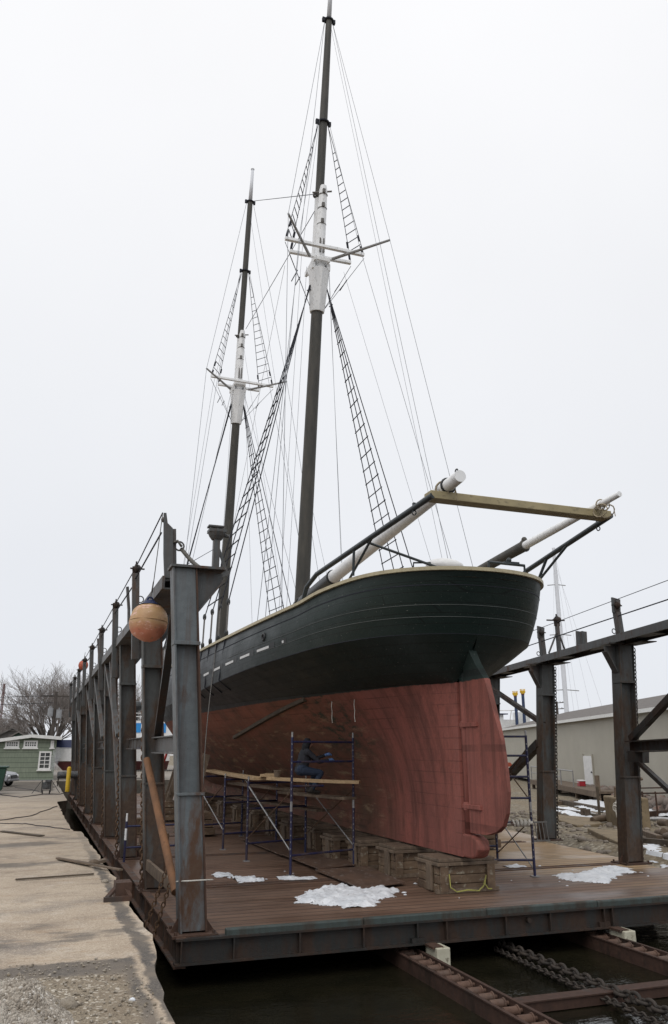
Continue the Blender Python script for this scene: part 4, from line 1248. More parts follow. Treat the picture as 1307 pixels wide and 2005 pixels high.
# ------------------------------------------------------------------ keel blocks
def keel_block(x, y, wd, dp_, h, label, seed):
    r_ = random.Random(seed)
    t = thing('keel_block', label, 'keel block', (x, y + dp_ / 2, 0), 'timber blocks under the keel')
    m = MB()
    n_ = 3
    for i in range(n_):
        z0, z1 = .0 + i * (h - .13) / n_, (i + 1) * (h - .13) / n_ - .006
        m.box((x + r_.uniform(-.01, .01), y + dp_ / 2 + r_.uniform(-.012, .012), (z0 + z1) / 2), (wd - .03, dp_ - .03, z1 - z0))
    m.build('crib', 'crib_wood', t, bevel=.012)
    m = MB()
    for sx in (-1, 1):
        m = MB(); m.box((x + sx * (wd / 2 - .10), y - .022, h * .44), (.15, .045, h * .80), ry=r_.uniform(-.02, .02)); m.build('cleat', 'crib_wood', t, bevel=.008)
        m = MB(); m.box((x + sx * (wd / 2 + .012), y + dp_ * .35, h * .42), (.045, .2, h * .76)); m.build('cleat', 'weathered_plank', t, bevel=.008)
    m = MB()
    m.box((x, y + dp_ / 2 - .02, h - .10), (wd + .06, dp_ + .06, .05), rz=.01); m.box((x + .02, y + dp_ / 2, h - .045), (wd - .02, dp_, .052), rz=-.015)
    m.build('cap', 'weathered_plank', t, bevel=.008)
    m = MB(); m.box((x, y + .01, .035), (wd + .08, .1, .06)); m.build('sole', 'weathered_plank', t)
    return t
kb = keel_block(7.05, 12.97, 1.08, .85, .545, 'aftmost timber keel block, under the rudder heel, with yellow cord at its foot', 1)
m = MB()
q = [V(6.68, 12.90, .30), V(6.69, 12.89, .10), V(6.80, 12.88, .03), V(7.0, 12.87, .05), V(7.2, 12.86, .03), V(7.30, 12.87, .10), V(7.36, 12.88, .26), V(7.33, 12.88, .13), V(7.38, 12.86, .05), V(7.46, 12.88, .045)]
m.tube(q, .011, 5)
simple('yellow_cord', (.42, .40, .10), (.30, .29, .09), 20, .7, 0)
m.build('cord', 'yellow_cord', kb)
for i, (x, y, wd, dp_) in enumerate([(7.02, 14.75, 1.05, .8), (7.02, 16.0, 1.45, .7), (6.98, 17.15, 1.7, .7), (7.05, 18.9, 1.5, .7), (7.0, 20.7, 1.6, .7), (7.05, 22.6, 1.5, .7), (7.05, 24.6, 1.5, .7), (7.05, 26.8, 1.5, .7), (7.05, 29.2, 1.5, .7), (7.05, 32, 1.5, .7), (7.05, 35, 1.4, .7)]):
    lab = ['second timber keel block forward of the rudder heel, pale worn face', 'third timber keel block along the keel, wider than the second', 'fourth timber keel block along the keel, beside the blue scaffold'][i] if i < 3 else 'dark timber keel block in the shade far up the keel'
    keel_block(x, y, wd, dp_, .55, lab, 10 + i)
# bilge shores: leaning boards wedged against the hull
def shore(x, y, side_, label, hh):
    t = thing('bilge_shore', label, 'bilge shore', (x, y, 0), 'timber shores against the bilge')
    m = MB()
    for i in range(3): m.box((x, y, .14 + i * .2), (1.0 - .12 * i, .9, .18))
    m.build('crib', 'crib_wood', t, bevel=.01)
    for k_ in (-.3, .3):
        m = MB(); m.bar((x - side_ * .18, y + k_, .55), (x + side_ * .22, y + k_ * .8, hh), .2, .07, up=(0, 1, 0)); m.build('prop', 'weathered_plank', t)
    m = MB(); m.bar((x - side_ * .14, y - .42, .9), (x - side_ * .1, y + .42, .86), .05, .14); m.build('wale', 'weathered_plank', t)
for (x, y, s_, l_, hh) in ((4.35, 23.5, 1, 'pair of leaning timber props under the port bilge behind the low scaffold', 2.15), (4.5, 28.5, 1, 'dim timber props under the port bilge farther forward', 2.0),
                       (10.15, 18.3, -1, 'stack of timber and leaning boards on the starboard side behind the rudder', 1.75), (9.9, 23.6, -1, 'timber props under the starboard bilge, mostly behind the hull', 2.0)):
    shore(x, y, s_, l_, hh)

# ------------------------------------------------------------------ scaffolds
def frame(t, a, b, h, rungs, short=()):
    a, b = Vector(a), Vector(b)
    m = MB()
    for p in (a, b):
        m.tube([p, p + V(0, 0, h)], .026, 8)
    for z in rungs: m.tube([a + V(0, 0, z), b + V(0, 0, z)], .021, 8)
    for z in short: m.tube([a + V(0, 0, z), a.lerp(b, .5) + V(0, 0, z - .01)], .02, 8)
    d = (b - a)
    m.cur = 1
    for p in (a, b):
        m.tube([p + V(0, 0, h), p + V(0, 0, h + .10)], .019, 8)
        if h > 2: m.tube([p + V(0, 0, 1.14), p + V(0, 0, 1.32)], .0268, 8)
        m.box(p + V(0, 0, .008), (.13, .13, .016))
        for z in np.arange(.35, h - .1, .12): m.box(p + V(-.012, -.02, z), (.012, .016, .03))
    return m.build('frame', ['scaffold_blue', 'galvanised'], t, smooth='auto')
def brace(t, a, b, mat):
    m = MB(); m.tube([a, b], .0125, 6); m.build('cross_brace', mat, t)
A0, B0 = V(4.77, 15.68, 0), V(6.26, 16.21, 0)
D = V(-.30, 2.25, 0)
t = thing('scaffold', 'blue tubular scaffold on the port side, its two storey end frame around the worker', 'scaffold', A0)
frame(t, A0, B0, 2.52, (.35, 2.43, 2.05), (1.60,))
frame(t, A0 + D, B0 + D, 1.62, (.35, 1.05, 1.58))
for z0, z1, mt in ((1.52, .42, 'galvanised'), (.45, 1.5, 'chain_rust')):
    brace(t, A0 + D + V(0, 0, z0), A0 + V(0, 0, z1), mt); brace(t, B0 + D + V(0, 0, z0), B0 + V(0, 0, z1), mt)
t = thing('scaffold', 'low blue scaffold bay farther forward on the port side, mostly behind the near column', 'scaffold', A0 + D * 2)
A1 = V(4.43, 20.1, 0); B1 = A1 + V(1.45, .5, 0)
frame(t, A1, B1, 1.62, (.35, 1.05, 1.58)); frame(t, A1 + D * 1.05, B1 + D * 1.05, 1.62, (.35, 1.05, 1.58))
for z0, z1, mt in ((1.5, .42, 'galvanised'), (.45, 1.5, 'chain_rust')):
    brace(t, A1 + D * 1.05 + V(0, 0, z0), A1 + V(0, 0, z1), mt); brace(t, B1 + D + V(0, 0, z0), B1 + V(0, 0, z1), mt)
t = thing('scaffold', 'blue tubular scaffold on the starboard side behind the rudder', 'scaffold', (9.05, 14.02, 0))
B2 = V(9.05, 14.02, 0); A2 = V(7.72, 14.52, 0); D2 = V(.52, 2.2, 0)
frame(t, A2, B2, 2.55, (.29, .95, 1.39, 1.78, 2.17, 2.53)); frame(t, A2 + D2, B2 + D2, 2.55, (.29, .95, 1.39, 2.17, 2.53))
for z0, z1, mt in ((.95, .12, 'galvanised'), (.15, 1.0, 'chain_rust'), (2.3, 1.35, 'chain_rust'), (1.35, 2.3, 'chain_rust')):
    brace(t, B2 + D2 + V(0, 0, z0), B2 + V(0, 0, z1), mt); brace(t, A2 + D2 + V(0, 0, z0), A2 + V(0, 0, z1), mt)
m = MB(); m.tube([A2 + V(.75, -.25, .92), B2 + V(.0, -.05, .95)], .03, 8)
for i in range(5): m.torus(B2 + V(-.08 - i * .07, -.02 + i * .02, .95 - .01 * (i % 2)), .05, .026, (1, -.3, .2 * (i - 2)), 9, 5)
m.build('wrapped_hose', 'rope_pale', t)
c0 = atz(242, 1690, 0)
t = thing('guard_frame', 'small blue guard frame standing at the port deck edge between two columns', 'guard frame', c0)
m = MB()
for p in (c0, c0 + V(1.5, .1, 0)): m.tube([p, p + V(0, 0, .82)], .024, 8)
for z in (.3, .72): m.tube([c0 + V(0, 0, z), c0 + V(1.5, .1, z)], .02, 8)
m.cur = 1
m.tube([c0 + V(0, 0, .82), c0 + V(0, 0, .98)], .02, 8); m.tube([c0 + V(-.003, -.01, .45), c0 + V(-.003, -.01, .68)], .025, 8); m.build('frame', ['scaffold_blue', 'white_paint'], t)

def plank(a, b, wd, th, mat, label, group=None, sag=.01):
    a, b = Vector(a), Vector(b)
    m = MB(); n_ = 6
    pts = [a.lerp(b, i / n_) - V(0, 0, sag * 4 * (i / n_) * (1 - i / n_)) for i in range(n_ + 1)]
    d = (b - a).normalized(); r_ = d.cross(V(0, 0, 1)).normalized()
    vs = [p + r_ * (i * wd / 2) + V(0, 0, j * th / 2) for p in pts for i, j in ((-1, -1), (1, -1), (1, 1), (-1, 1))]
    m.add(vs, [(i * 4 + k_, i * 4 + (k_ + 1) % 4, i * 4 + 4 + (k_ + 1) % 4, i * 4 + 4 + k_) for i in range(n_) for k_ in range(4)] + [(3, 2, 1, 0), (n_ * 4, n_ * 4 + 1, n_ * 4 + 2, n_ * 4 + 3)])
    return solo(m, 'plank', mat, label, 'plank', group=group, bevel=.004)
plank((4.95, 24.6, 1.68), (4.62, 17.55, 1.68), .30, .06, 'fresh_plank', 'long pale plank on the low scaffold, running behind the near column', 'scaffold planks')
plank((5.55, 19.9, 1.70), (4.75, 17.4, 1.75), .32, .06, 'fresh_plank', 'short pale plank lapped over the end of the long one', 'scaffold planks')
plank((4.62, 16.9, 1.71), (6.32, 16.0, 1.645), .30, .06, 'fresh_plank', 'pale plank across the two storey frame in front of the worker', 'scaffold planks')
plank((6.15, 16.1, 1.33), (5.45, 18.6, 1.35), .32, .05, 'weathered_plank', 'grey plank the worker stands on', 'scaffold planks')
plank((5.7, 18.3, 1.40), (5.2, 22.6, 1.40), .34, .05, 'weathered_plank', 'grey plank just forward of the worker', 'scaffold planks')
plank((6.1, 17.6, 1.0), (5.4, 23.5, 1.02), .36, .05, 'weathered_plank', 'lowest grey plank, below the worker along the hull', 'scaffold planks')
# plywood walkway lying on the deck
simple('walk_ply', (.135, .085, .06), (.085, .055, .042), 2.2, .5, .15, (2, 1, 1), c3=(.26, .23, .21))
t = thing('walkway', 'wet plywood walkway of overlapping sheets on the deck beside the keel blocks', 'walkway', (5.9, 16, 0))
for i, (y0, y1, dx) in enumerate(((13.62, 15.95, 0), (15.9, 18.3, .02), (18.25, 22, -.04))):
    m = MB()
    z = .045 + .014 * (i % 2)
    m.prism([(5.38 + dx, y0 - .02, z), (6.32 + dx, y0 + .26, z), (6.45 + dx, y1, z), (5.32 + dx, y1 - .1, z)], (0, 0, .02))
    m.build('sheet', 'walk_ply', t) if 'walk_ply' in M else None
# ------------------------------------------------------------------ snow
CRUMBS = MB()
def snow(name, pts, label, seed, z=0.0, thick=.07, thr=.0, step=.032, zf=None, bits=0, cat='snow', kind=None):
    xs_ = [p[0] for p in pts]; ys_ = [p[1] for p in pts]
    def inside(x, y):
        c_ = False; best = 9
        for (x1, y1), (x2, y2) in zip(pts, pts[1:] + pts[:1]):
            if (y1 > y) != (y2 > y) and x < (x2 - x1) * (y - y1) / (y2 - y1) + x1: c_ = not c_
            L2 = (x2 - x1) ** 2 + (y2 - y1) ** 2
            tt = max(0, min(1, ((x - x1) * (x2 - x1) + (y - y1) * (y2 - y1)) / L2))
            best = min(best, math.hypot(x - x1 - tt * (x2 - x1), y - y1 - tt * (y2 - y1)))
        return best if c_ else -best
    nx = int((max(xs_) - min(xs_)) / step) + 3; ny = int((max(ys_) - min(ys_)) / step) + 3
    H = {}
    vs = []; idx = {}
    for j in range(ny):
        for i in range(nx):
            x = min(xs_) - step + i * step + step * .35 * mnoise.noise(Vector((i * 1.7, j * 1.3, seed))); y = min(ys_) - step + j * step + step * .35 * mnoise.noise(Vector((i * 1.1, j * 1.9, seed + 4)))
            d = inside(x, y)
            n_ = mnoise.noise(Vector((x * 2.6, y * 2.6, seed))) * .55 + mnoise.noise(Vector((x * 7, y * 7, seed + 2))) * .55 + mnoise.noise(Vector((x * 17, y * 17, seed + 6))) * .3
            e_ = min(d, .28) / .28 + n_ * .9 - thr
            b = mnoise.noise(Vector((x * 5, y * 5, seed + 7))) * .6 + mnoise.noise(Vector((x * 12, y * 12, seed + 8))) * .45 + mnoise.noise(Vector((x * 25, y * 25, seed + 3))) * .12
            H[i, j] = e_
            zz = (zf(x, y) if zf else z) + (.004 + thick * min(1, max(0, e_) * 1.6) * max(.12, .6 + .8 * b) if e_ > 0 else .002)
            idx[i, j] = len(vs); vs.append((x, y, zz))
    fs = []
    for j in range(ny - 1):
        for i in range(nx - 1):
            q = [(i, j), (i + 1, j), (i + 1, j + 1), (i, j + 1)]
            if sum(H[c] > 0 for c in q) >= 2: fs.append(tuple(idx[c] for c in q))
    m = MB()
    used = sorted({i for f in fs for i in f}); rm = {o_: n_ for n_, o_ in enumerate(used)}
    m.add([vs[i] for i in used], [tuple(rm[i] for i in f) for f in fs])
    rr = random.Random(seed)
    cx, cy = sum(xs_) / len(xs_), sum(ys_) / len(ys_)
    for i in range(bits):
        x, y = cx + rr.gauss(0, .4) * (max(xs_) - min(xs_)), cy + rr.gauss(0, .5) * (max(ys_) - min(ys_))
        s_ = rr.uniform(.010, .034)
        CRUMBS.ball((x, y, (zf(x, y) if zf else z) + s_ * .2), s_, 7, 5, rr.uniform(1, 1.9), rr.uniform(.8, 1.4), .45, .3, i)
    return solo(m, name, 'snow', label, cat, smooth=True)
snow('snow_patch', [(3.98, 12.95), (4.3, 13.5), (4.9, 14.15), (5.3, 14.25), (5.45, 13.75), (5.75, 13.95), (6.05, 13.5), (5.75, 13.1), (5.35, 12.85), (5.05, 12.4), (4.7, 12.35), (4.4, 12.75)], 'broad patch of trodden snow before the walkway, largest on the near deck', 3, thick=.08, thr=-.08, bits=14)
snow('snow_patch', [(3.75, 15.75), (3.95, 15.75), (4.12, 15.35), (3.95, 15.2), (3.7, 15.4)], 'small snow patch on the port deck, right of the near column', 5, thick=.07, thr=-.3, bits=10)
snow('snow_patch', [(3.42, 16.2), (3.6, 16.35), (3.72, 16.05), (3.55, 15.95)], 'little snow lumps on the port deck, left of the other small patches', 6, thick=.06, thr=-.4, bits=8)
snow('snow_patch', [(2.72, 15.75), (2.95, 15.9), (3.0, 15.6), (2.8, 15.5)], 'snow bits on the deck close against the near column', 16, thick=.05, thr=-.4, bits=8)
snow('snow_patch', [(4.48, 15.45), (4.7, 15.6), (5.05, 15.35), (5.1, 15.1), (4.75, 15.1)], 'flat snow sliver at the foot of the two storey scaffold', 8, thick=.04, thr=-.25, bits=5)
snow('snow_patch', [(9.3, 13.7), (9.6, 14.1), (10.2, 14.15), (10.7, 14.5), (11.25, 14.75), (11.5, 14.3), (11.3, 13.85), (10.6, 13.7), (10.2, 13.25), (9.75, 12.85), (9.5, 13.2), (9.35, 13.45)], 'wide snow patch on the starboard deck before the near right column', 9, thick=.06, thr=.02, bits=16)
snow('snow_patch', [(9.25, 15.3), (9.5, 15.45), (9.6, 15.25), (9.4, 15.15)], 'tiny snow lump on the tan boards of the starboard deck', 12, thick=.04, thr=-.5, bits=3)

tag(CRUMBS.build('snow_crumbs', 'snow', smooth=True), 'crumbs of old snow scattered round the patches on the deck', 'snow', kind='stuff')

# ------------------------------------------------------------------ worker
def person():
    caps = []                                              # (a, b, ra, rb, material)
    def c(a, b, ra, rb, mt): caps.append((Vector(a), Vector(b), ra, rb, mt))
    Y = 17.3
    hip, chest, neck, head = V(5.47, Y, 1.86), V(5.56, Y - .01, 2.16), V(5.585, Y - .02, 2.29), V(5.60, Y - .02, 2.42)
    c(hip + V(0, -.09, 0), hip + V(0, .09, 0), .125, .125, 1); c(hip, chest, .13, .155, 0); c(chest + V(0, -.15, .06), chest + V(0, .15, .06), .085, .085, 0)
    c(chest + V(.05, 0, .0), hip + V(.04, 0, .1), .12, .11, 0); c(neck - V(.01, 0, .05), neck + V(.01, 0, .05), .055, .055, 2)
    c(head - V(.012, 0, .02), head + V(.0, 0, .03), .088, .098, 2); c(head + V(.045, 0, -.045), head + V(.055, 0, -.06), .055, .048, 3); c(head + V(.10, 0, -.03), head + V(.112, 0, -.04), .014, .016, 3)
    c(head + V(-.03, 0, -.05), neck + V(-.03, 0, 0), .09, .085, 2)
    for s_ in (-1, 1):
        kn, an = V(5.86, Y + s_ * .20, 1.80), V(5.66 + (.06 if s_ > 0 else 0), Y + s_ * .17, 1.45)
        c(hip + V(0, s_ * .09, -.01), kn, .105, .068, 1); c(kn, an, .068, .048, 1)
        c(an - V(.05, 0, .02), an + V(.17, 0, -.045), .045, .036, 4); c(an + V(0, 0, .03), an - V(0, 0, .03), .055, .05, 4)
        shd = chest + V(.0, s_ * .18, .085)
        el = V(5.80, Y + s_ * .22 - .02, 2.03) if s_ < 0 else V(5.84, Y + .2, 2.08)
        wr = V(6.03, Y - .20, 2.06) if s_ < 0 else V(6.06, Y + .12, 2.16)
        c(shd, el, .062, .048, 0); c(el, wr, .048, .034, 0)
        dirn = (wr - el).normalized(); sd_ = V(0, 1, 0)
        pc = wr + dirn * .05
        c(wr, wr + dirn * .085, .034, .036, 5)
        for i in range(4):                                  # four curled fingers and a thumb
            o_ = sd_ * ((i - 1.5) * .02)
            ln = (.034, .040, .038, .030)[i]
            k0 = wr + dirn * .09 + o_; k1 = k0 + dirn * ln + V(0, 0, -.008); k2 = k1 + dirn * ln * .5 + V(0, 0, -ln * .75); k3 = k2 + V(-.008, 0, -ln * .55)
            c(k0, k1, .0115, .0105, 5); c(k1, k2, .0105, .0095, 5); c(k2, k3, .0095, .0085, 5)
        t0 = wr + dirn * .03 + sd_ * -s_ * .03; t1 = t0 + dirn * .035 + sd_ * -s_ * .018 + V(0, 0, -.012); t2 = t1 + dirn * .03 + V(0, 0, -.014)
        c(t0, t1, .013, .012, 5); c(t1, t2, .012, .010, 5)
    m = MB()
    for a, b, ra, rb, mt in caps:
        d = b - a; L = d.length; n_ = 5
        pts = [a - d / L * ra * .7] + [a.lerp(b, i / 4) for i in range(5)] + [b + d / L * rb * .7]
        m.tube(pts, [ra * .6] + [lerp(ra, rb, i / 4) for i in range(5)] + [rb * .6], 10)
    o = m.build('person', 'jacket_cloth')
    r_ = o.modifiers.new('r', 'REMESH'); r_.mode = 'VOXEL'; r_.voxel_size = .0065
    s_ = o.modifiers.new('s', 'SMOOTH'); s_.iterations = 6; s_.factor = .5
    dg = bpy.context.evaluated_depsgraph_get(); dg.update()
    me = bpy.data.meshes.new_from_object(o.evaluated_get(dg))
    o.modifiers.clear(); o.data = me
    me.materials.clear()
    for n_ in ('jacket_cloth', 'trouser_cloth', 'hood_cloth', 'skin', 'boot_leather', 'glove_blue'): me.materials.append(M[n_])
    P = np.zeros(len(me.vertices) * 3); me.vertices.foreach_get('co', P); P = P.reshape(-1, 3)
    best = np.full(len(P), 9.); mi = np.zeros(len(P), int)
    for a, b, ra, rb, mt in caps:
        a_ = np.array(a); d = np.array(b - a); t = np.clip((P - a_) @ d / (d @ d), 0, 1)
        dist = np.linalg.norm(P - a_ - t[:, None] * d, axis=1) - (ra + (rb - ra) * t)
        q = dist < best; best[q] = dist[q]; mi[q] = mt
    for p in me.polygons: p.material_index = int(mi[p.vertices[0]]); p.use_smooth = True
    base = V(5.7, 17.3, 1.385)
    me.transform(Matrix.Translation(-base)); o.location = base
    tag(o, 'person crouching on the scaffold in dark hooded jacket and blue gloves, reaching towards the hull', 'person')
person()
# bucket beside the worker on the plank
m = MB(); c0 = V(4.78, 16.75, 1.745)
m.tube([c0, c0 + V(0, 0, .12)], [.06, .075], 14); m.torus(c0 + V(0, 0, .12), .075, .007, (0, 0, 1), 14, 5)
solo(m, 'pail', 'weathered_plank', 'small pail on the plank beside the two storey scaffold frame', 'pail', smooth='auto')

# ------------------------------------------------------------------ buoys
def buoy(c, r, label, mat='buoy_vinyl'):
    t = thing('buoy', label, 'buoy', V(*c) - V(0, 0, r), 'fender buoys')
    m = MB(); m.ball(c, r, 36, 26, 1, .98, 1.05, .045, 5); m.torus(V(*c) - V(0, 0, r * .02), r * 1.0, r * .018, (.05, .08, 1), 40, 5); m.build('float', mat, t, smooth=True)
    m = MB(); cc = V(*c); m.tube([cc + V(0, 0, r * .90), cc + V(0, 0, r * 1.02), cc + V(0, 0, r * 1.14)], [r * .58, r * .34, r * .22], 16); m.torus(cc + V(0, 0, r * 1.18), r * .13, r * .05, (0, 1, 0), 12, 6)
    m.build('collar', 'navy_tarp', t, smooth='auto')
    m = MB(); m.tube([cc + V(0, 0, r * 1.2), cc + V(.03, -.02, r * 1.2 + .28)], .009, 5); m.build('lanyard', 'rope_grey', t)
buoy((1.475, 12.6, 4.19), .295, 'big scuffed orange buoy with navy collar hanging beside the near column')
simple('buoy_red', (.46, .11, .06), (.36, .085, .05), 5, .6, .1)
q = atx(163, 1302, 1.50); buoy((q.x, q.y + .1, q.z), .19, 'smaller red buoy hanging among the far columns', 'buoy_red')

for (x, y, l_) in ((2.75, 19.9, 'stacked timber blocks on the port deck edge beside the third column'), (2.8, 24.4, 'timber blocks on the port deck edge farther forward'), (2.75, 29, 'dim timber blocks on the port deck edge near the far columns')):
    m = MB(); m.box((x, y, .11), (.75, .3, .21), rz=.06); m.box((x + .02, y + .34, .11), (.7, .3, .21), rz=-.04); m.box((x + .05, y + .15, .32), (.6, .32, .2), rz=.3)
    solo(m, 'timber_block', 'crib_wood', l_, 'timber', bevel=.012)
# leaning pipe
m = MB(); m.tube([(1.80, 14.35, 2.12), (2.0, 11.95, .42)], .058, 16)
solo(m, 'leaning_pipe', 'orange_pipe', 'rusty orange pipe leaning behind the near column', 'pipe', smooth='auto')
# rope falling from the rail, line ends on the hull
m = MB(); p = side(-1, 's', 1, 20.6)
m.tube([p + V(-.02, 0, .05)] + [p.lerp(V(3.75, 19.2, .3), i / 8) + V(-.1 * math.sin(i / 8 * 3.14), 0, -.1 * math.sin(i / 8 * 3.14)) for i in range(1, 9)], .012, 5)
solo(m, 'rope', 'rope_grey', 'grey rope falling from the ship rail past the near column', 'rope')
m = MB()
for (a, b, c_) in (((640, 1385), (650, 1400), (647, 1440)), ((700, 1395), (703, 1420), (706, 1432))):
    pts = [side(-1, 'b', .93, 16.3 if a[0] < 650 else 15.5) + V(-.03, -.02, -.0)]
    for i in range(1, 5): pts.append(pts[-1] + V(.012 * (-1) ** i, -.01, -.11))
    m.tube(pts, .009, 4)
solo(m, 'line_end', 'rope_pale', 'frayed pale line ends hanging under the turn of the hull', 'rope')

# ------------------------------------------------------------------ slipway tracks, chains in the water
def track(xc, label):
    t = thing('roller_track', label, 'roller track', (xc, 6, -.6), 'slipway roller tracks')
    m = MB()
    for sx in (-1, 1):
        m = MB(); m.span((xc + sx * .155 - .022, 2.0, -.385), (xc + sx * .155 + .022, 45, -.37)); m.span((xc + sx * .15 - .012, 2.0, -.6), (xc + sx * .15 + .012, 45, -.385)); m.build('side_rail', 'track_rust', t)
    y = 4.0; r_ = random.Random(int(xc * 10))
    while y < 14:
        m = MB(); z = -.425
        m.tube([(xc - .135, y, z), (xc - .105, y, z), (xc - .10, y, z), (xc + .085, y, z), (xc + .09, y, z), (xc + .135, y, z)], [.024, .024, .05, .05, .024, .024], 14)
        m.torus((xc + .075, y, z), .052, .012, (1, 0, 0), 14, 5)
        m.build('roller', 'roller_rust', t, smooth='auto')
        y += .265 + r_.uniform(-.02, .02)
    m = MB()
    m.span((xc - .115, 2, -.54), (xc + .115, 45, -.52)); m.build('bed_plate', 'dark_steel', t)
track(5.12, 'rusty roller track under the middle of the cradle, nearer of the two')
track(8.25, 'rusty roller track under the starboard side of the cradle, at the right edge')
m = MB(); m.span((5.30, 8.82, -.55), (8.06, 8.98, -.44)); m.span((5.30, 8.80, -.44), (8.06, 9.0, -.425))
solo(m, 'cross_tie', 'track_rust', 'flat rusty steel tie lying between the two roller tracks', 'cross tie')
m = MB(); chain_links(m, (6.80, 11.6, -.47), (6.66, 8.5, -.42), .175, .0215, sag=.0, n=14, m=7); chain_links(m, (6.66, 8.5, -.40), (6.45, 4.5, -.46), .175, .0215, n=14, m=7)
solo(m, 'haul_chain', 'chain_iron', 'heavy black stud chain running out from under the cradle', 'chain', smooth=True)
m = MB(); chain_links(m, (6.60, 11.4, -.5), (6.49, 8.6, -.48), .11, .014, n=10, m=5); chain_links(m, (6.47, 8.6, -.46), (6.3, 4.6, -.5), .11, .014, n=10, m=5)
solo(m, 'haul_chain', 'chain_iron', 'thinner chain lying alongside the heavy chain', 'chain', smooth=True)

# ------------------------------------------------------------------ quay clutter
m = MB(); a, b = atz(30, 1722, QZ + .02), atz(183, 1711, QZ + .02); m.bar(a, b, .04, .018); solo(m, 'batten', 'shed_wood', 'long dark batten lying flat across the quay', 'batten')
m = MB(); a, b = atz(112, 1680, QZ + .03), atz(236, 1703, QZ + .05); m.bar(a, b, .06, .02); m.bar(a + V(.0, .1, -.01), a.lerp(b, .55) + V(0, .14, -.005), .05, .02)
solo(m, 'batten', 'weathered_plank', 'split grey batten with one end over the quay edge', 'batten')
m = MB(); a, b = atz(2, 1627, QZ + .02), atz(82, 1636, QZ + .02); m.bar(a, b, .12, .015); solo(m, 'batten', 'shed_wood', 'dark worn board lying on the quay at the left edge', 'batten')
m = MB(); a, b = atz(183, 1690, QZ + .03), atz(206, 1684, QZ + .06); m.bar(a, b, .12, .04); m.ball(a, .07, 7, 5, 1.3, 1, .7, .3, 4)
solo(m, 'wood_scrap', 'weathered_plank', 'small broken wood scrap by the quay edge', 'scrap wood')
t = thing('iron_bracket', 'rusty angle iron bracket bolted at the quay edge', 'bracket', atz(230, 1765, QZ))
c0 = atz(232, 1764, QZ)
m = MB()
m.span((c0.x - .17, c0.y - .05, QZ), (c0.x + .14, c0.y + .0, QZ + .05)); m.bar(c0 + V(-.13, 0, .04), c0 + V(.02, .14, .17), .05, .03); m.bar(c0 + V(.12, 0, .04), c0 + V(.04, .14, .17), .05, .03)
m.build('angle', 'rusty_steel', t)
m = MB(); m.span((c0.x - .04, c0.y + .05, QZ + .004), (c0.x + .14, c0.y + .3, QZ + .18)); m.build('plate', 'rusty_steel', t)
def cable(pts, r, mat, label, z=QZ + .012):
    q = [atz(x, y, z) if len((x, y)) == 2 else x for x, y in pts]
    out_ = []
    for a, b in zip(q[:-1], q[1:]):
        for i in range(6): out_.append(a.lerp(b, i / 6) + V(.02 * math.sin(i * 2.1 + a.x * 3), .05 * math.sin(i * 1.7 + a.y), 0))
    m = MB(); m.tube(out_ + [q[-1]], r, 5); return solo(m, 'cable', mat, label, 'cable')
cable([(0, 1606), (60, 1597), (112, 1578)], .010, 'rope_tar', 'dark cable running over the quay towards the far end of the cradle')
cable([(0, 1612), (50, 1613), (120, 1622), (136, 1624)], .009, 'rope_tar', 'dark cable lying straight across the quay, nearest of the cables')
cable([(0, 1556), (40, 1561), (85, 1555), (118, 1555), (130, 1550)], .014, 'rope_tar', 'black hose snaking past the generator')
cable([(30, 1542), (60, 1546), (80, 1551)], .014, 'rope_tar', 'thin cable leading to the generator')

# small generator on a barrow
c0 = atz(89, 1554, QZ); t = thing('generator', 'small grey engine generator with spread legs standing on the quay', 'generator', c0)
m = MB(); m.box(c0 + V(0, .0, .3), (.28, .32, .26)); m.tube([c0 + V(0, -.18, .3), c0 + V(0, -.1, .3)], .1, 12); m.box(c0 + V(.04, -.1, .46), (.2, .2, .1)); m.build('engine', 'machine_grey', t, bevel=.02)
m = MB()
for sx in (-1, 1):
    m.tube([c0 + V(sx * .16, -.15, .05), c0 + V(sx * .16, -.15, .5), c0 + V(sx * .16, .2, .5), c0 + V(sx * .16, .2, .05)], .013, 6)
    m.tube([c0 + V(sx * .16, .1, .5), c0 + V(sx * .5, -.1, .02)], .012, 6)
m.build('tube_frame', 'black_paint', t)
for sx in (-1, 1):
    m = MB(); m.torus(c0 + V(sx * .13, -.1, .07), .05, .022, (1, 0, 0), 12, 6); m.build('wheel', 'rubber', t)
# bollard
c0 = atz(131, 1551, QZ); t = thing('bollard', 'yellow painted pipe bollard at the far end of the quay edge', 'bollard', c0)
m = MB(); m.tube([c0, c0 + V(0, 0, .9), c0 + V(0, 0, .95), c0 + V(0, 0, .97)], [.085, .085, .06, .01], 16); m.build('post', 'yellow_paint', t, smooth='auto')
m = MB(); m.tube([c0, c0 + V(0, 0, .012)], .14, 12); m.build('foot_plate', 'rusty_steel', t)
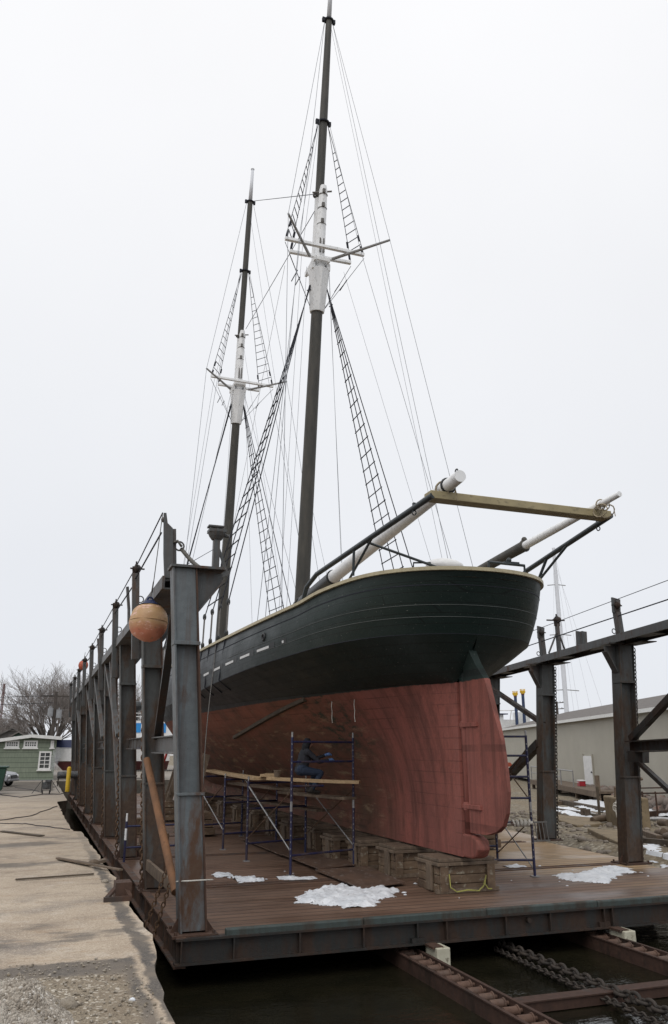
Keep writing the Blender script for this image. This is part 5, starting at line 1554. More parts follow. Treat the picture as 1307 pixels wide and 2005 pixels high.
# steaming stove drum
c0 = atz(122, 1543, QZ) + V(.1, 2, 0); t = thing('stove_drum', 'sooty drum stove on legs, steaming, behind the yellow bollard', 'stove', c0)
m = MB(); m.tube([c0 + V(-.32, 0, .48), c0 + V(-.28, 0, .48), c0 + V(.6, 0, .5)], [.12, .16, .16], 14); m.build('drum', 'machine_grey', t, smooth='auto')
m = MB(); m.tube([c0 + V(-.25, 0, .4), c0 + V(-.27, 0, 0)], .025, 6); m.tube([c0 + V(.45, 0, .4), c0 + V(.45, 0, 0)], .025, 6); m.build('leg', 'dark_steel', t)
k = bpy.data.materials.new('steam'); k.use_nodes = True; n_ = k.node_tree; n_.nodes.clear()
o_ = n_.nodes.new('ShaderNodeOutputMaterial'); pv = n_.nodes.new('ShaderNodeVolumePrincipled'); pv.inputs['Color'].default_value = (.95, .95, .96, 1)
ns = n_.nodes.new('ShaderNodeTexNoise'); ns.inputs['Scale'].default_value = 3.5
g_ = n_.nodes.new('ShaderNodeNewGeometry'); n_.links.new(g_.outputs['Position'], ns.inputs['Vector'])
mp = n_.nodes.new('ShaderNodeMapRange'); mp.inputs[1].default_value = .38; mp.inputs[2].default_value = .7; mp.inputs[4].default_value = 4.5
n_.links.new(ns.outputs['Fac'], mp.inputs[0]); n_.links.new(mp.outputs[0], pv.inputs['Density']); n_.links.new(pv.outputs[0], o_.inputs['Volume'])
M['steam'] = k
m = MB()
for i, (dx, dz, r_) in enumerate(((-.42, .62, .12), (-.5, .85, .19), (-.5, 1.15, .25), (-.38, 1.45, .24))): m.ball(c0 + V(dx, -.05, dz), r_, 12, 8, 1, .8, 1.1, .3, i)
o = m.build('steam', 'steam'); tag(o, 'white wisp of steam rising from the stove drum', 'steam', kind='stuff')

# ------------------------------------------------------------------ wheelie dumpster and car at the left edge
c0 = atz(4, 1556, QZ); t = thing('dumpster', 'dark green dumpster with overhanging lid, cut by the left edge', 'dumpster', c0)
m = MB(); x1 = c0.x - .05
m.prism([(x1 - 1.7, c0.y, QZ + .14), (x1, c0.y, QZ + .14), (x1 + .09, c0.y, QZ + .95), (x1 - 1.8, c0.y, QZ + .95)], (0, 1.2, 0)); m.build('body', 'bin_green', t, bevel=.02)
m = MB(); m.box((x1 - .84, c0.y + .6, QZ + .98), (2.0, 1.28, .06)); m.build('lid', 'bin_green', t, bevel=.015)
for dx in (-.15, -1.5):
    m = MB(); m.torus((x1 + dx, c0.y + .1, QZ + .07), .05, .022, (1, 0, 0), 12, 6); m.build('caster', 'rubber', t)
c0 = atz(14, 1544, QZ) + V(-.2, 2.2, 0)
car = thing('parked_car', 'silver car nose at the left edge, parked before the green house', 'car', c0)
cs = .62
ca = R(-24); ex = V(math.cos(ca), math.sin(ca), 0); ey = V(-math.sin(ca), math.cos(ca), 0)
def CP(x, y, z): return c0 + (ex * (x * cs)) + (ey * (y * cs)) + V(0, 0, z * cs)
prof = [(.62, .35), (.68, .62), (.60, .86), (.35, .98), (-.55, 1.10), (-.85, 1.16), (-1.55, 1.72), (-3.3, 1.78), (-3.9, 1.2), (-4.0, .5), (-3.95, .35)]
m = MB(); m.prism([CP(x, -.88, z) for x, z in prof], ey * 1.76 * cs); m.build('body', 'car_silver', car, smooth='auto', bevel=.06)
m = MB(); m.prism([CP(-.86, -.74, 1.19), CP(-.86, .74, 1.19), CP(-1.5, .66, 1.69), CP(-1.5, -.66, 1.69)], ex * .03 * cs + V(0, 0, .02)); m.build('windscreen', 'car_glass', car)
m = MB(); m.prism([CP(-1.0, -.89, 1.18), CP(-1.6, -.89, 1.64), CP(-3.0, -.89, 1.68), CP(-3.3, -.89, 1.2)], ey * -.02); m.build('side_window', 'car_glass', car)
for sy in (-.68, .68):
    m = MB(); m.ball(CP(.60, sy, .72), .12 * cs, 10, 7, .9, 1.7, 1); m.build('headlight', 'clear_lamp', car, smooth=True)
for x in (-.1, -3.0):
    for sy in (-.86, .86):
        m = MB(); m.torus(CP(x, sy, .33), .24 * cs, .1 * cs, ey, 18, 8); w_ = m.build('wheel', 'rubber', car, smooth=True)
        m = MB(); m.tube([CP(x, sy - .06, .33), CP(x, sy + .06, .33)], .19 * cs, 14); m.build('rim', 'galvanised', w_)
m = MB(); m.prism([CP(.665, -.45, .58), CP(.665, .45, .58), CP(.64, .45, .80), CP(.64, -.45, .80)], ex * .03); m.build('grille', 'black_paint', car)
m = MB(); m.bar(CP(.66, -.8, .46), CP(.66, .8, .46), .14 * cs, .16 * cs); m.build('bumper', 'car_silver', car, bevel=.02)

# ------------------------------------------------------------------ green house and what stands behind it
HY = 48.4
h_ = thing('green_house', 'low green shingled building with white trim and small paned windows', 'building', (-1.5, HY, QZ))
def hp(x, y): return aty(x, y, HY)
xr_ = hp(106, 1500).x; zb = hp(50, 1527).z
m = MB(); gp = [(-9, zb), (xr_, zb), (xr_, hp(106, 1447).z), (hp(62, 1442).x, hp(62, 1442).z), (-3.4, 2.55), (-9, 2.0)]
m.prism([(x, HY, z) for x, z in gp], (0, 9, 0)); wl_ = m.build('wall', 'clapboard', h_)
m = MB(); m.span((-9, HY - .03, QZ - .1), (xr_ + .03, HY + 9, zb)); m.build('foundation', 'foundation', h_)
m = MB()
pk = V(hp(62, 1439).x, HY - .25, hp(62, 1438.5).z); e1 = V(xr_ + .25, HY - .25, hp(108, 1443).z); e0 = V(-5.5, HY - .25, 2.28)
for a, b in ((e0, pk), (pk, e1)): m.add([a, b, b + V(0, 9.5, .0), a + V(0, 9.5, 0), a - V(0, 0, .09), b - V(0, 0, .09), b + V(0, 9.5, -.09), a + V(0, 9.5, -.09)], [(0, 1, 2, 3), (4, 5, 6, 7), (0, 1, 5, 4), (1, 2, 6, 5), (3, 0, 4, 7), (2, 3, 7, 6)])
m.build('roof', 'roof_far', h_)
m = MB()
for a, b in ((e0, pk), (pk, e1)): m.bar(a + V(0, -.02, -.07), b + V(0, -.02, -.07), .04, .17)
m.build('fascia', 'window_frame', h_)
def window(x0, y0, x1, y1, nx, ny):
    a, b = hp(x0, y1), hp(x1, y0)
    m = MB(); f_ = .085
    m.span((a.x, HY - .06, a.z), (a.x + f_, HY - .003, b.z)); m.span((b.x - f_, HY - .06, a.z), (b.x, HY - .003, b.z))
    m.span((a.x + f_, HY - .06, a.z), (b.x - f_, HY - .003, a.z + f_)); m.span((a.x + f_, HY - .06, b.z - f_), (b.x - f_, HY - .003, b.z))
    for i in range(1, nx): x = lerp(a.x + f_, b.x - f_, i / nx); m.span((x - .018, HY - .045, a.z + f_), (x + .018, HY - .003, b.z - f_))
    for j in range(1, ny): z = lerp(a.z + f_, b.z - f_, j / ny); m.span((a.x + f_, HY - .041, z - .018), (b.x - f_, HY - .003, z + .018))
    m.span((a.x - .05, HY - .1, a.z - .07), (b.x + .05, HY - .003, a.z - .002))
    w_ = m.build('window', 'window_frame', h_)
    m = MB(); m.span((a.x + f_, HY - .02, a.z + f_), (b.x - f_, HY - .006, b.z - f_)); m.build('pane', 'window_glass', w_)
window(9, 1450, 38, 1464, 5, 2); window(45, 1450, 74, 1464, 5, 2); window(98, 1450, 106, 1464, 1, 2); window(73, 1471, 101, 1507, 2, 4)
def gable(name, x0, x1, ybase, yridge, d, mat, lab, depth=8, wallmat='roof_far'):
    a, b = atd(x0, ybase, d), atd(x1, ybase, d); r_ = atd((x0 + x1) / 2, yridge, d)
    t = thing(name, lab, 'building', V((a.x + b.x) / 2, a.y, QZ))
    m = MB(); m.prism([(a.x + .2, a.y, QZ), (b.x - .2, a.y, QZ), (b.x - .2, a.y, a.z), (r_.x, a.y, r_.z - .15), (a.x + .2, a.y, a.z)], (0, depth, 0)); m.build('wall', wallmat, t)
    m = MB()
    for p, q in (((a.x - .2, a.z - .12), (r_.x, r_.z)), ((r_.x, r_.z), (b.x + .2, b.z - .12))):
        m.prism([(p[0], a.y - .3, p[1]), (q[0], a.y - .3, q[1]), (q[0], a.y - .3, q[1] - .12), (p[0], a.y - .3, p[1] - .12)], (0, depth + .6, 0))
    m.build('roof', mat, t)
gable('far_house', -14, 62, 1442, 1424, 70, 'roof_far', 'grey gabled roof of a house behind the green building', 10)
gable('far_house', 14, 58, 1444, 1431, 62, 'shingle_grey', 'small dark gabled porch roof just above the green building', 5, 'bin_green')
gable('far_house', -40, 8, 1440, 1418, 88, 'roof_far', 'pale distant roof at the left edge', 9)
# covered boat beside the house
c0 = atd(100, 1500, 43.5)
t = thing('covered_boat', 'white motor boat with red bottom under a navy tarpaulin, beside the green building', 'boat', V(c0.x, c0.y, QZ))
def lv(y): return atd(118, y, 43.5).z
zs_ = [lv(1510), lv(1491), lv(1491), lv(1482), lv(1468), lv(1466), lv(1448)]
def bsec(i):
    u = i / 8; s_ = min(1, .04 + 1.25 * u ** .7) if u < .75 else 1
    return s_
m = {}
for nm, mat, zi, k0, k1 in (('bottom', 'hull_red_far', (0, 1), .15, .9), ('hull', 'white_paint', (2, 4), .9, 1.0), ('cover', 'navy_tarp', (5, 6), 1.02, .35)):
    q = MB(); vs = []
    for i in range(9):
        s_ = bsec(i); x = c0.x + i * .8
        x0_ = x + (.35 * (1 - i / 8) if nm == 'bottom' else 0)
        for sg in (-1, 1):
            vs.append((x0_ + (.3 if nm == 'bottom' and i == 0 else 0), c0.y + 1.1 + sg * s_ * 1.05 * k0, zs_[zi[0]])); vs.append((x, c0.y + 1.1 + sg * s_ * 1.05 * k1, zs_[zi[1]] + (.12 * (1 - i / 8) if nm != 'cover' else .0)))
    q.add(vs, [(i * 4 + a_, i * 4 + b_, i * 4 + 4 + b_, i * 4 + 4 + a_) for i in range(8) for a_, b_ in ((0, 1), (1, 3), (3, 2), (2, 0))] + [(0, 1, 3, 2), (32, 33, 35, 34)])
    q.build(nm, mat, t, smooth='auto')
q = MB()
for x in (1.2, 4.5): q.tube([(c0.x + x, c0.y + .6, QZ), (c0.x + x, c0.y + .9, zs_[0] + .2)], .05, 8); q.tube([(c0.x + x, c0.y + 1.7, QZ), (c0.x + x, c0.y + 1.3, zs_[0] + .2)], .05, 8)
q.build('boat_stand', 'dark_steel', t)
# utility pole with transformers
c0 = atd(96, 1500, 56); c0.z = QZ
t = thing('utility_pole', 'wooden utility pole with two transformer cans behind the green building', 'utility pole', c0)
tp = atd(108, 1352, 56)
m = MB(); m.tube([c0, V(c0.x, c0.y, tp.z)], [.16, .11], 10); m.build('pole', 'bark', t)
for sx, yy in ((-.28, 1393), (.30, 1396)):
    z = atd(104, yy, 56).z
    m = MB(); m.tube([(c0.x + sx, c0.y - .1, z - .3), (c0.x + sx, c0.y - .1, z + .28)], .19, 12); m.tube([(c0.x + sx, c0.y - .1, z + .28), (c0.x + sx, c0.y - .1, z + .42)], .04, 6); m.build('transformer', 'foundation', t)
m = MB(); m.bar((c0.x - .9, c0.y, tp.z - .3), (c0.x + .9, c0.y, tp.z - .3), .09, .09); m.build('crossarm', 'bark', t)
m = MB()
for dz in (0, .5): m.tube([(c0.x, c0.y, tp.z - .25 - dz), (c0.x - 8, c0.y - 2, tp.z - .8 - dz), (c0.x - 20, c0.y - 3, tp.z - .2 - dz)], .014, 4)
m.build('wire', 'rope_tar', t)
# lattice mast at the left edge
c0 = atd(1, 1400, 95); c0.z = QZ; ztop = atd(1, 1337, 95).z
t = thing('radio_mast', 'thin red lattice mast at the far left edge', 'mast', c0)
m = MB()
for dx, dy in ((-.18, 0), (.18, 0), (0, .3)): m.tube([c0 + V(dx, dy, 0), V(c0.x + dx * .5, c0.y + dy * .5, ztop)], .05, 5)
for i in range(14): z = lerp(QZ, ztop, i / 14); m.tube([V(c0.x - .17 * (1 - i / 28), c0.y, z), V(c0.x + .17 * (1 - i / 28), c0.y, z + .5)], .03, 4)
m.build('lattice', 'hull_red_far', t)

# ------------------------------------------------------------------ bare trees
def tree(px, d, ytop, seed, label, spread=1.0, levels=6, trunk_r=.22, ybase=1500):
    base = atd(px, ybase, d); base.z = QZ - .1
    H = atd(px, ytop, d).z - base.z
    r_ = random.Random(seed)
    t = thing('bare_tree', label, 'tree', base, 'bare winter trees')
    mt, mc = MB(), MB()
    def branch(p, dr, L, r, lev):
        n_ = 4 if lev > 2 else 3
        pts = [p]; d_ = dr.copy()
        for i in range(n_):
            d_ = (d_ + V(r_.gauss(0, .13), r_.gauss(0, .13), r_.gauss(.05, .07))).normalized()
            pts.append(pts[-1] + d_ * (L / n_))
        rs = [lerp(r, max(.005, r * .55), i / n_) for i in range(n_ + 1)]
        (mt if lev >= levels - 1 else mc).tube(pts, rs, 7 if lev >= levels - 1 else 4 if lev > 2 else 3, caps=False)
        if lev == 0: return
        k_ = 3 if lev > 3 else r_.choice((3, 4))
        for i in range(k_):
            u = lerp(.3, 1.0, (i + r_.random() * .5) / k_)
            x_ = u * n_; i0 = min(n_ - 1, int(x_)); q = pts[i0].lerp(pts[i0 + 1], x_ - i0)
            ax_ = V(r_.gauss(0, 1), r_.gauss(0, 1), r_.gauss(0, .5)); ax_ = (ax_ - d_ * ax_.dot(d_)).normalized()
            nd = (d_ + ax_ * spread * r_.uniform(.45, .8) + V(0, 0, .08)).normalized()
            branch(q, nd, L * r_.uniform(.66, .82), max(.0075, r * r_.uniform(.42, .55)), lev - 1)
    h0 = H * .12
    mt.tube([base, base + V(.02, 0, h0 * .6), base + V(0, 0, h0 * 1.1)], [trunk_r * 1.25, trunk_r, trunk_r * .9], 9, caps=False)
    nl = 9 if levels > 5 and trunk_r > .19 else 6
    for i in range(nl):                                    # main limbs fan out low and sweep up into a dome
        an = 2 * math.pi * (i + r_.uniform(-.25, .25)) / nl; tilt = r_.uniform(.25, .85) if i else .05
        branch(base + V(0, 0, h0 * r_.uniform(.75, 1.05)), V(math.cos(an) * tilt, math.sin(an) * tilt, 1).normalized(), H * r_.uniform(.27, .33), trunk_r * r_.uniform(.45, .62), levels - 1)
    zt_ = sorted(v[2] for v in mc.v)[-20]; s_ = H / (zt_ - base.z)
    for q_ in (mt, mc): q_.v = [(base.x + (x - base.x) * s_ * 1.12, base.y + (y - base.y) * s_, base.z + (z - base.z) * s_) for x, y, z in q_.v]
    mt.build('trunk', 'bark', t); mc.build('crown', 'twig', t)
tree(92, 66, 1297, 11, 'broad bare tree behind the green building, tallest at left', .95, 6, .2)
tree(30, 84, 1378, 5, 'smaller bare tree near the left edge', 1.0, 6, .18)
tree(8, 92, 1395, 8, 'bare tree at the left edge beside the red mast', 1.0, 6, .18)
tree(150, 74, 1310, 21, 'bare tree rising directly behind the far columns', 1.0, 6, .2)
tree(262, 90, 1322, 14, 'bare tree seen between the second and third columns', 1.0, 6, .2)

# vessel seen between the columns
c0 = atd(266, 1480, 60); c0.z = QZ - .5
def vz(y): return atd(266, y, 60).z
t = thing('white_vessel', 'white vessel with railings, navy band and blue window panel, seen between the near columns', 'vessel', c0)
x0, x1, y0 = c0.x - 1.6, c0.x + 9, c0.y
m = MB(); m.span((x0, y0, vz(1480)), (x1, y0 + 5, vz(1452))); m.build('hull', 'white_paint', t)
m = MB(); m.span((x0 - .05, y0 - .06, vz(1456)), (x1, y0 - .004, vz(1448))); m.build('navy_band', 'navy_tarp', t)
m = MB(); m.span((x0 + .3, y0 + .3, vz(1448)), (x1, y0 + 4.7, vz(1410))); m.build('deckhouse', 'white_paint', t)
for i in range(4):
    m = MB(); xx = x0 + .75 + i * 1.9; m.span((xx, y0 + .26, vz(1434)), (xx + 1.1, y0 + .296, vz(1415))); m.build('window', 'cyan_panel', t)
m = MB()
for yy in (1388, 1395, 1402): m.tube([(x0 + .3, y0 + .35, vz(yy)), (x1, y0 + .35, vz(yy))], .035, 6)
for i in range(9): m.tube([(x0 + .4 + i * .8, y0 + .35, vz(1410)), (x0 + .4 + i * .8, y0 + .35, vz(1387))], .03, 6)
m.build('railing', 'white_paint', t)
m = MB(); m.ball((x0 + 1.5, y0 + .5, vz(1381)), .5, 12, 8, 1, 1, .8); m.tube([(x0 + 1.5, y0 + .6, vz(1410)), (x0 + 1.5, y0 + .6, vz(1381))], .1, 8); m.build('searchlight', 'black_paint', t)
# red ladder
m = MB(); a, b = V(3.95, 31.0, .1), V(4.75, 31.2, 2.55)
for off in (0, .38): m.bar(a + V(off * .2, off, 0), b + V(off * .2, off, 0), .09, .04)
for i in range(9): p = a.lerp(b, (i + .5) / 9); m.tube([p, p + V(.08, .38, 0)], .02, 6)
solo(m, 'ladder', 'red_paint', 'red ladder leaning by the hull, seen between the two nearest columns', 'ladder')

# ------------------------------------------------------------------ starboard shore: warehouse and clutter
WD = V(.369, .929, 0); WN = V(.929, -.369, 0)
W0 = V(26.9, 30.2, 0)
WL = 43.6
def WP(s, n, z): return W0 + WD * s + WN * n + V(0, 0, z)
def wz(px_, py_, s):                                        # wall point
    r = ray(px_, py_); tt = (W0 - CAM).dot(WN) / r.dot(WN); return CAM + r * tt
r = ray(1307, 1359); tt = ((W0 - CAM).dot(WN) + 6.5) / r.dot(WN); ZR = (CAM + r * tt).z
wh = thing('warehouse', 'long beige corrugated warehouse with grey shingle roof on the far shore', 'building', W0)
ZE = 4.15
def wbox(m, s0, s1, n0, n1, z0, z1):
    m.add([WP(s, n, z) for z in (z0, z1) for n in (n0, n1) for s in (s0, s1)], [(0, 2, 3, 1), (4, 5, 7, 6), (0, 1, 5, 4), (2, 6, 7, 3), (0, 4, 6, 2), (1, 3, 7, 5)])
m = MB(); wbox(m, -12, WL, 0, 13, -.1, ZE); m.build('wall', 'siding_beige', wh)
m = MB()
m.prism([WP(-12.4, -.35, ZE - .04), WP(-12.4, 6.5, ZR), WP(-12.4, 13.3, ZE - .04), WP(-12.4, 13.3, ZE - .16), WP(-12.4, 6.5, ZR - .12), WP(-12.4, -.35, ZE - .16)], WD * (WL + 12.7)); m.build('roof', 'shingle_grey', wh)
m = MB(); wbox(m, -12.4, WL + .3, -.42, -.36, ZE - .2, ZE - .02); m.build('gutter', 'window_frame', wh)
a, b = wz(1145, 1480, 0), wz(1162, 1537, 0)
s0, s1 = (wz(1162, 1510, 0) - W0).dot(WD), (wz(1145, 1510, 0) - W0).dot(WD)
m = MB(); wbox(m, s0, s1, -.06, -.004, b.z, a.z); dr = m.build('door', 'white_paint', wh)
m = MB(); wbox(m, s0 - .1, s0, -.08, -.004, b.z, a.z + .1); wbox(m, s1, s1 + .1, -.08, -.004, b.z, a.z + .1); m.build('door_frame', 'siding_beige', wh)
m = MB(); m.ball(WP(s0 + .15, -.1, (a.z + b.z) / 2 - .1), .05, 8, 6); m.build('handle', 'dark_steel', dr)
# stone wall below the warehouse
m = MB(); rr = random.Random(4)
zt = b.z - .02
for i in range(330):
    s_ = rr.uniform(-9, 14.5); n_ = rr.uniform(-.9, -.15); z = rr.uniform(-.45, zt - .08)
    n_ -= (zt - z) * .35
    m.ball(WP(s_, n_, z), rr.uniform(.14, .34), 8, 6, rr.uniform(.8, 1.4), rr.uniform(.8, 1.3), rr.uniform(.7, 1), .28, i)
wbox(m, -9, 15, -.35, .2, -.6, zt - .06)
solo(m, 'stone_wall', 'boulder', 'rough boulder retaining wall under the beige warehouse', 'stone wall', smooth=True)
def wzn(px_, py_, n):
    r = ray(px_, py_); tt = ((W0 - CAM).dot(WN) + n) / r.dot(WN); return CAM + r * tt
def sn(px_, n): return (wzn(px_, 1540, n) - W0).dot(WD)
# timber landing before the door
t = thing('landing_stage', 'weathered timber landing with posts and handrail before the white door', 'landing', WP(s0, -1.5, 0))
zl = b.z
e0 = (wz(1040, 1500, 0) - W0).dot(WD); 
sA, sB = sn(1168, -1.84), sn(1040, -1.84)
m = MB(); wbox(m, sA, sB, -1.9, -.08, zl - .13, zl - .02); wbox(m, sA, sB, -1.94, -1.86, zl - .3, zl - .04); m.build('platform', 'weathered_plank', t)
for s_ in (sA + .1, sn(1126, -1.84), sn(1085, -1.84), sB - .4):
    m = MB(); wbox(m, s_, s_ + .2, -1.84, -1.64, -.5, zl - .3 if s_ > sA + 1 else zl + .75); m.build('post', 'weathered_plank', t)
m = MB()
for s_ in (sn(1123, -1.8), sn(1099, -1.8), sn(1075, -1.8), sB - .1): m.tube([WP(s_, -1.8, zl), WP(s_, -1.8, zl + .85)], .04, 6)
m.tube([WP(sn(1123, -1.8), -1.8, zl + .85), WP(sB - .1, -1.8, zl + .87)], .04, 6); m.tube([WP(sn(1099, -1.8), -1.8, zl + .45), WP(sB - .1, -1.8, zl + .45)], .03, 6)
m.build('handrail', 'galvanised', t)
m = MB(); m.bar(WP(sn(1100, -1.75), -1.75, -.2), WP(sn(1122, -1.75), -1.75, zl - .25), .1, .1); m.build('brace', 'weathered_plank', t)
s1 = sn(1137, -1.0) - .8
t = thing('cooler', 'small red cooler with white lid on the landing beside the door', 'cooler', WP(s1 + .55, -1.0, zl))
m = MB(); wbox(m, s1 + .28, s1 + .82, -1.2, -.85, zl - .018, zl + .26); m.build('body', 'red_plastic', t, bevel=.02)
m = MB(); wbox(m, s1 + .26, s1 + .84, -1.22, -.83, zl + .262, zl + .33); m.build('lid', 'white_paint', t, bevel=.02)
m = MB(); m.tube([WP(s1 + .4, -1.24, zl + .2), WP(s1 + .7, -1.24, zl + .2)], .015, 6); m.build('handle', 'white_paint', t)

def G(x, y): return terrain(x, y)
def shore_at(px_, py_, z=0.0):
    p = atz(px_, py_, z)
    for _ in range(6): p = atz(px_, py_, G(p.x, p.y))
    return p
# snow on the shore
for i, (pts, lab) in enumerate((([(1078, 1583), (1120, 1586), (1160, 1600), (1168, 1608), (1130, 1602), (1085, 1592)], 'long strip of snow on the shore left of the concrete block'),
                                ([(1110, 1572), (1165, 1570), (1188, 1575), (1185, 1592), (1150, 1588)], 'snow bank on the shore below the landing posts'),
                                ([(1252, 1576), (1307, 1578), (1330, 1590), (1307, 1600), (1252, 1598)], 'snow bank at the foot of the boulder wall at the right edge'),
                                ([(1258, 1668), (1285, 1660), (1282, 1672)], 'small bright snow scrap beyond the near right column'),
                                ([(1298, 1673), (1325, 1668), (1325, 1682)], 'snow scrap on the pebbles at the right edge'))):
    q = [shore_at(*p) for p in pts]
    snow('snow_patch', [(p.x, p.y) for p in q], lab, 40 + i, thick=.09 if i < 3 else .03, thr=-.35, step=.13 if i < 3 else .05, zf=lambda x, y, i=i: G(x, y) + (.05 if i < 3 else .0))
def log(p0, p1, r_, mat, name, label, cat, z=.0, sq=False, group=None):
    a, b = shore_at(*p0), shore_at(*p1)
    a.z += r_ + z; b.z += r_ + z
    m = MB()
    if sq: m.bar(a, b, r_ * 2, r_ * 2)
    else: m.tube([a, a.lerp(b, .5) + V(0, 0, .02), b], [r_, r_ * 1.04, r_ * .95], 10)
    return solo(m, name, mat, label, cat, group=group, smooth=False if sq else 'auto')
log((1076, 1588), (1172, 1604), .08, 'shed_wood', 'timber', 'dark squared timber along the snow strip on the shore', 'timber', sq=True)
log((1098, 1574), (1185, 1592), .10, 'shed_wood', 'timber', 'long dark timber between the two snow banks', 'timber', sq=True)
log((1080, 1577), (1130, 1573), .08, 'weathered_plank', 'timber', 'grey timber in front of the landing posts', 'timber', sq=True)
log((1160, 1613), (1194, 1608), .11, 'weathered_plank', 'log', 'short tan log beside the concrete block', 'log')
log((1252, 1603), (1320, 1596), .11, 'rusty_steel', 'rust_beam', 'reddish beam on the shore at the right edge', 'beam', sq=True)
log((1252, 1612), (1268, 1609), .05, 'galvanised', 'short_pipe', 'short pale pipe right of the near right column', 'pipe', z=.15)
log((1268, 1617), (1320, 1618), .06, 'galvanised', 'long_pipe', 'longer pale pipe at the right edge', 'pipe', z=.15)
log((1240, 1651), (1325, 1660), .08, 'shed_wood', 'timber', 'dark wet timber beyond the near right column', 'timber', sq=True)
log((1246, 1632), (1292, 1648), .08, 'weathered_plank', 'timber', 'reddish plank end dusted with snow', 'timber', sq=True)
for i, (x, y) in enumerate(((1288, 1640), (1300, 1638), (1294, 1630), (1305, 1648))):
    log((x, y), (x + 16, y + 2), .10, 'weathered_plank', 'log', ['left log of the small pile at the right edge', 'middle log of the small pile at the right edge', 'top log of the small pile at the right edge', 'lowest log of the small pile at the right edge'][i], 'log', z=.18 if i == 2 else .03)
# concrete mooring block with hose
c0 = shore_at(1202, 1622) + V(.52, -.19, 0); t = thing('mooring_block', 'tan concrete block with coiled white hose on top, behind the near right column', 'concrete block', c0)
def MBk(dx, dy, z): return c0 + V(.94, -.34, 0) * dx + V(.34, .94, 0) * dy + V(0, 0, z)
m = MB(); m.prism([MBk(-.28, 0, -.2), MBk(.65, 0, -.2), MBk(.65, 0, .92), MBk(-.36, 0, .92)], V(.34, .94, 0) * 1.5); m.build('block', 'old_concrete', t, bevel=.05)
m = MB()
m.tube([MBk(-0.27, .1, .95), MBk(-0.30, .1, 1.2), MBk(-0.26, .1, 1.38), MBk(-0.20, .1, 1.38), MBk(-0.16, .1, 1.2), MBk(-0.17, .1, .95)], .028, 8)
m.tube([MBk(-0.20, .1, .98), MBk(0.00, .1, .99), MBk(0.12, .1, 1.1), MBk(0.14, .1, 1.28), MBk(0.06, .1, 1.4), MBk(-0.12, .1, 1.41)], .028, 8)
m.tube([MBk(-0.17, .08, .98), MBk(-0.25, .05, .88), MBk(-0.47, .0, .72), MBk(-0.45, -.08, .35), MBk(-0.27, -.12, .08)], .026, 8)
m.tube([MBk(-0.28, .1, 1.3), MBk(-0.30, .05, 1.0), MBk(-0.49, .0, .62), MBk(-0.41, -.04, .52)], .024, 8)
for i in range(2): m.torus(MBk(-0.45 - .02 * i, -.06, .68 - .08 * i), .09, .022, (.9, .3, .2 * i), 14, 6)
m.build('hose', 'rope_pale', t, smooth=True)
m = MB(); m.tube([MBk(-.25, .5, .9), MBk(-.25, .5, 1.2), MBk(.7, .5, 1.5)], .05, 8); m.build('pipe', 'weathered_plank', t)
# thin rail with pipe posts
t = thing('pipe_rail', 'thin rusty pipe railing on the shore at the right edge', 'railing', shore_at(1260, 1602))
m = MB()
for px_ in (1262, 1288): p = shore_at(px_, 1602); m.tube([p, p + V(0, 0, .95)], .035, 6)
m.build('post', 'rusty_steel', t)
m = MB(); a, b = shore_at(1246, 1601), shore_at(1325, 1600); m.tube([a + V(0, 0, .86), b + V(0, 0, .9)], .03, 6); m.tube([a + V(0, 0, 1.05), b + V(0, 0, 1.1)], .025, 6); m.build('rail', 'rusty_steel', t)
for px_, py_, h_ in ((1174, 1602, 1.1), (1143, 1602, .35), (1151, 1603, .33)):
    p = shore_at(px_, py_); m = MB(); m.tube([p - V(0, 0, .1), p + V(0, 0, h_)], .05 if h_ > .5 else .11, 8)
    solo(m, 'stake', 'shed_wood', {1.1: 'tall dark iron stake left of the concrete block', .35: 'stubby wooden pile end in the snow strip, left of two', .33: 'stubby wooden pile end in the snow strip, right of two'}[h_], 'stake')
# tan slabs of old paving on the shore
def pave(pts, lab, mat='old_concrete'):
    q = [shore_at(*p) for p in pts]; z = max(p.z for p in q) + .02
    m = MB(); m.prism([V(p.x, p.y, z - .2) for p in q], (0, 0, .24)); solo(m, 'stone_slab', mat, lab, 'slab', bevel=.03)
pave([(1090, 1598), (1165, 1606), (1180, 1618), (1130, 1620), (1095, 1612)], 'flat tan slab on the shore below the snow strip')
pave([(1150, 1630), (1210, 1632), (1225, 1644), (1215, 1656), (1175, 1645)], 'tan slab with dark undercut edge just left of the near right column')
# cobbles strewn on the shingle
m = MB(); rr = random.Random(9)
for i in range(1500):
    x, y = rr.uniform(11.9, 22), rr.uniform(12.6, 31)
    if x < xr(y) + .75: continue
    s_ = rr.choice((.03, .04, .05, .05, .07, .09)) * (1.0 if rr.random() > .04 else 1.9)
    m.ball((x, y, G(x, y) + s_ * .25), s_, 7, 5, rr.uniform(.9, 1.5), rr.uniform(.8, 1.2), rr.uniform(.6, .9), .22, i)
o = m.build('cobbles', 'stone', smooth=True); tag(o, 'rounded cobbles strewn over the shingle shore', 'cobbles', kind='stuff')
simple('grate_iron', (.15, .15, .145), (.09, .085, .08), 12, .6, .1)
# iron grating standing at the far right column
p = V(xr(19.3) - .30, 18.95, 0); t = thing('grating', 'small grey bar grating propped against the far right column', 'grating', p)
m = MB()
for i in range(5): m.bar(p + V(i * .11 - .2, 0, .02), p + V(i * .11 - .2, .08, .46), .02, .02)
m.bar(p + V(-.24, .085, .47), p + V(.28, .085, .47), .035, .035); m.bar(p + V(-.24, .0, .03), p + V(.28, .0, .03), .035, .035); m.build('bars', 'grate_iron', t)
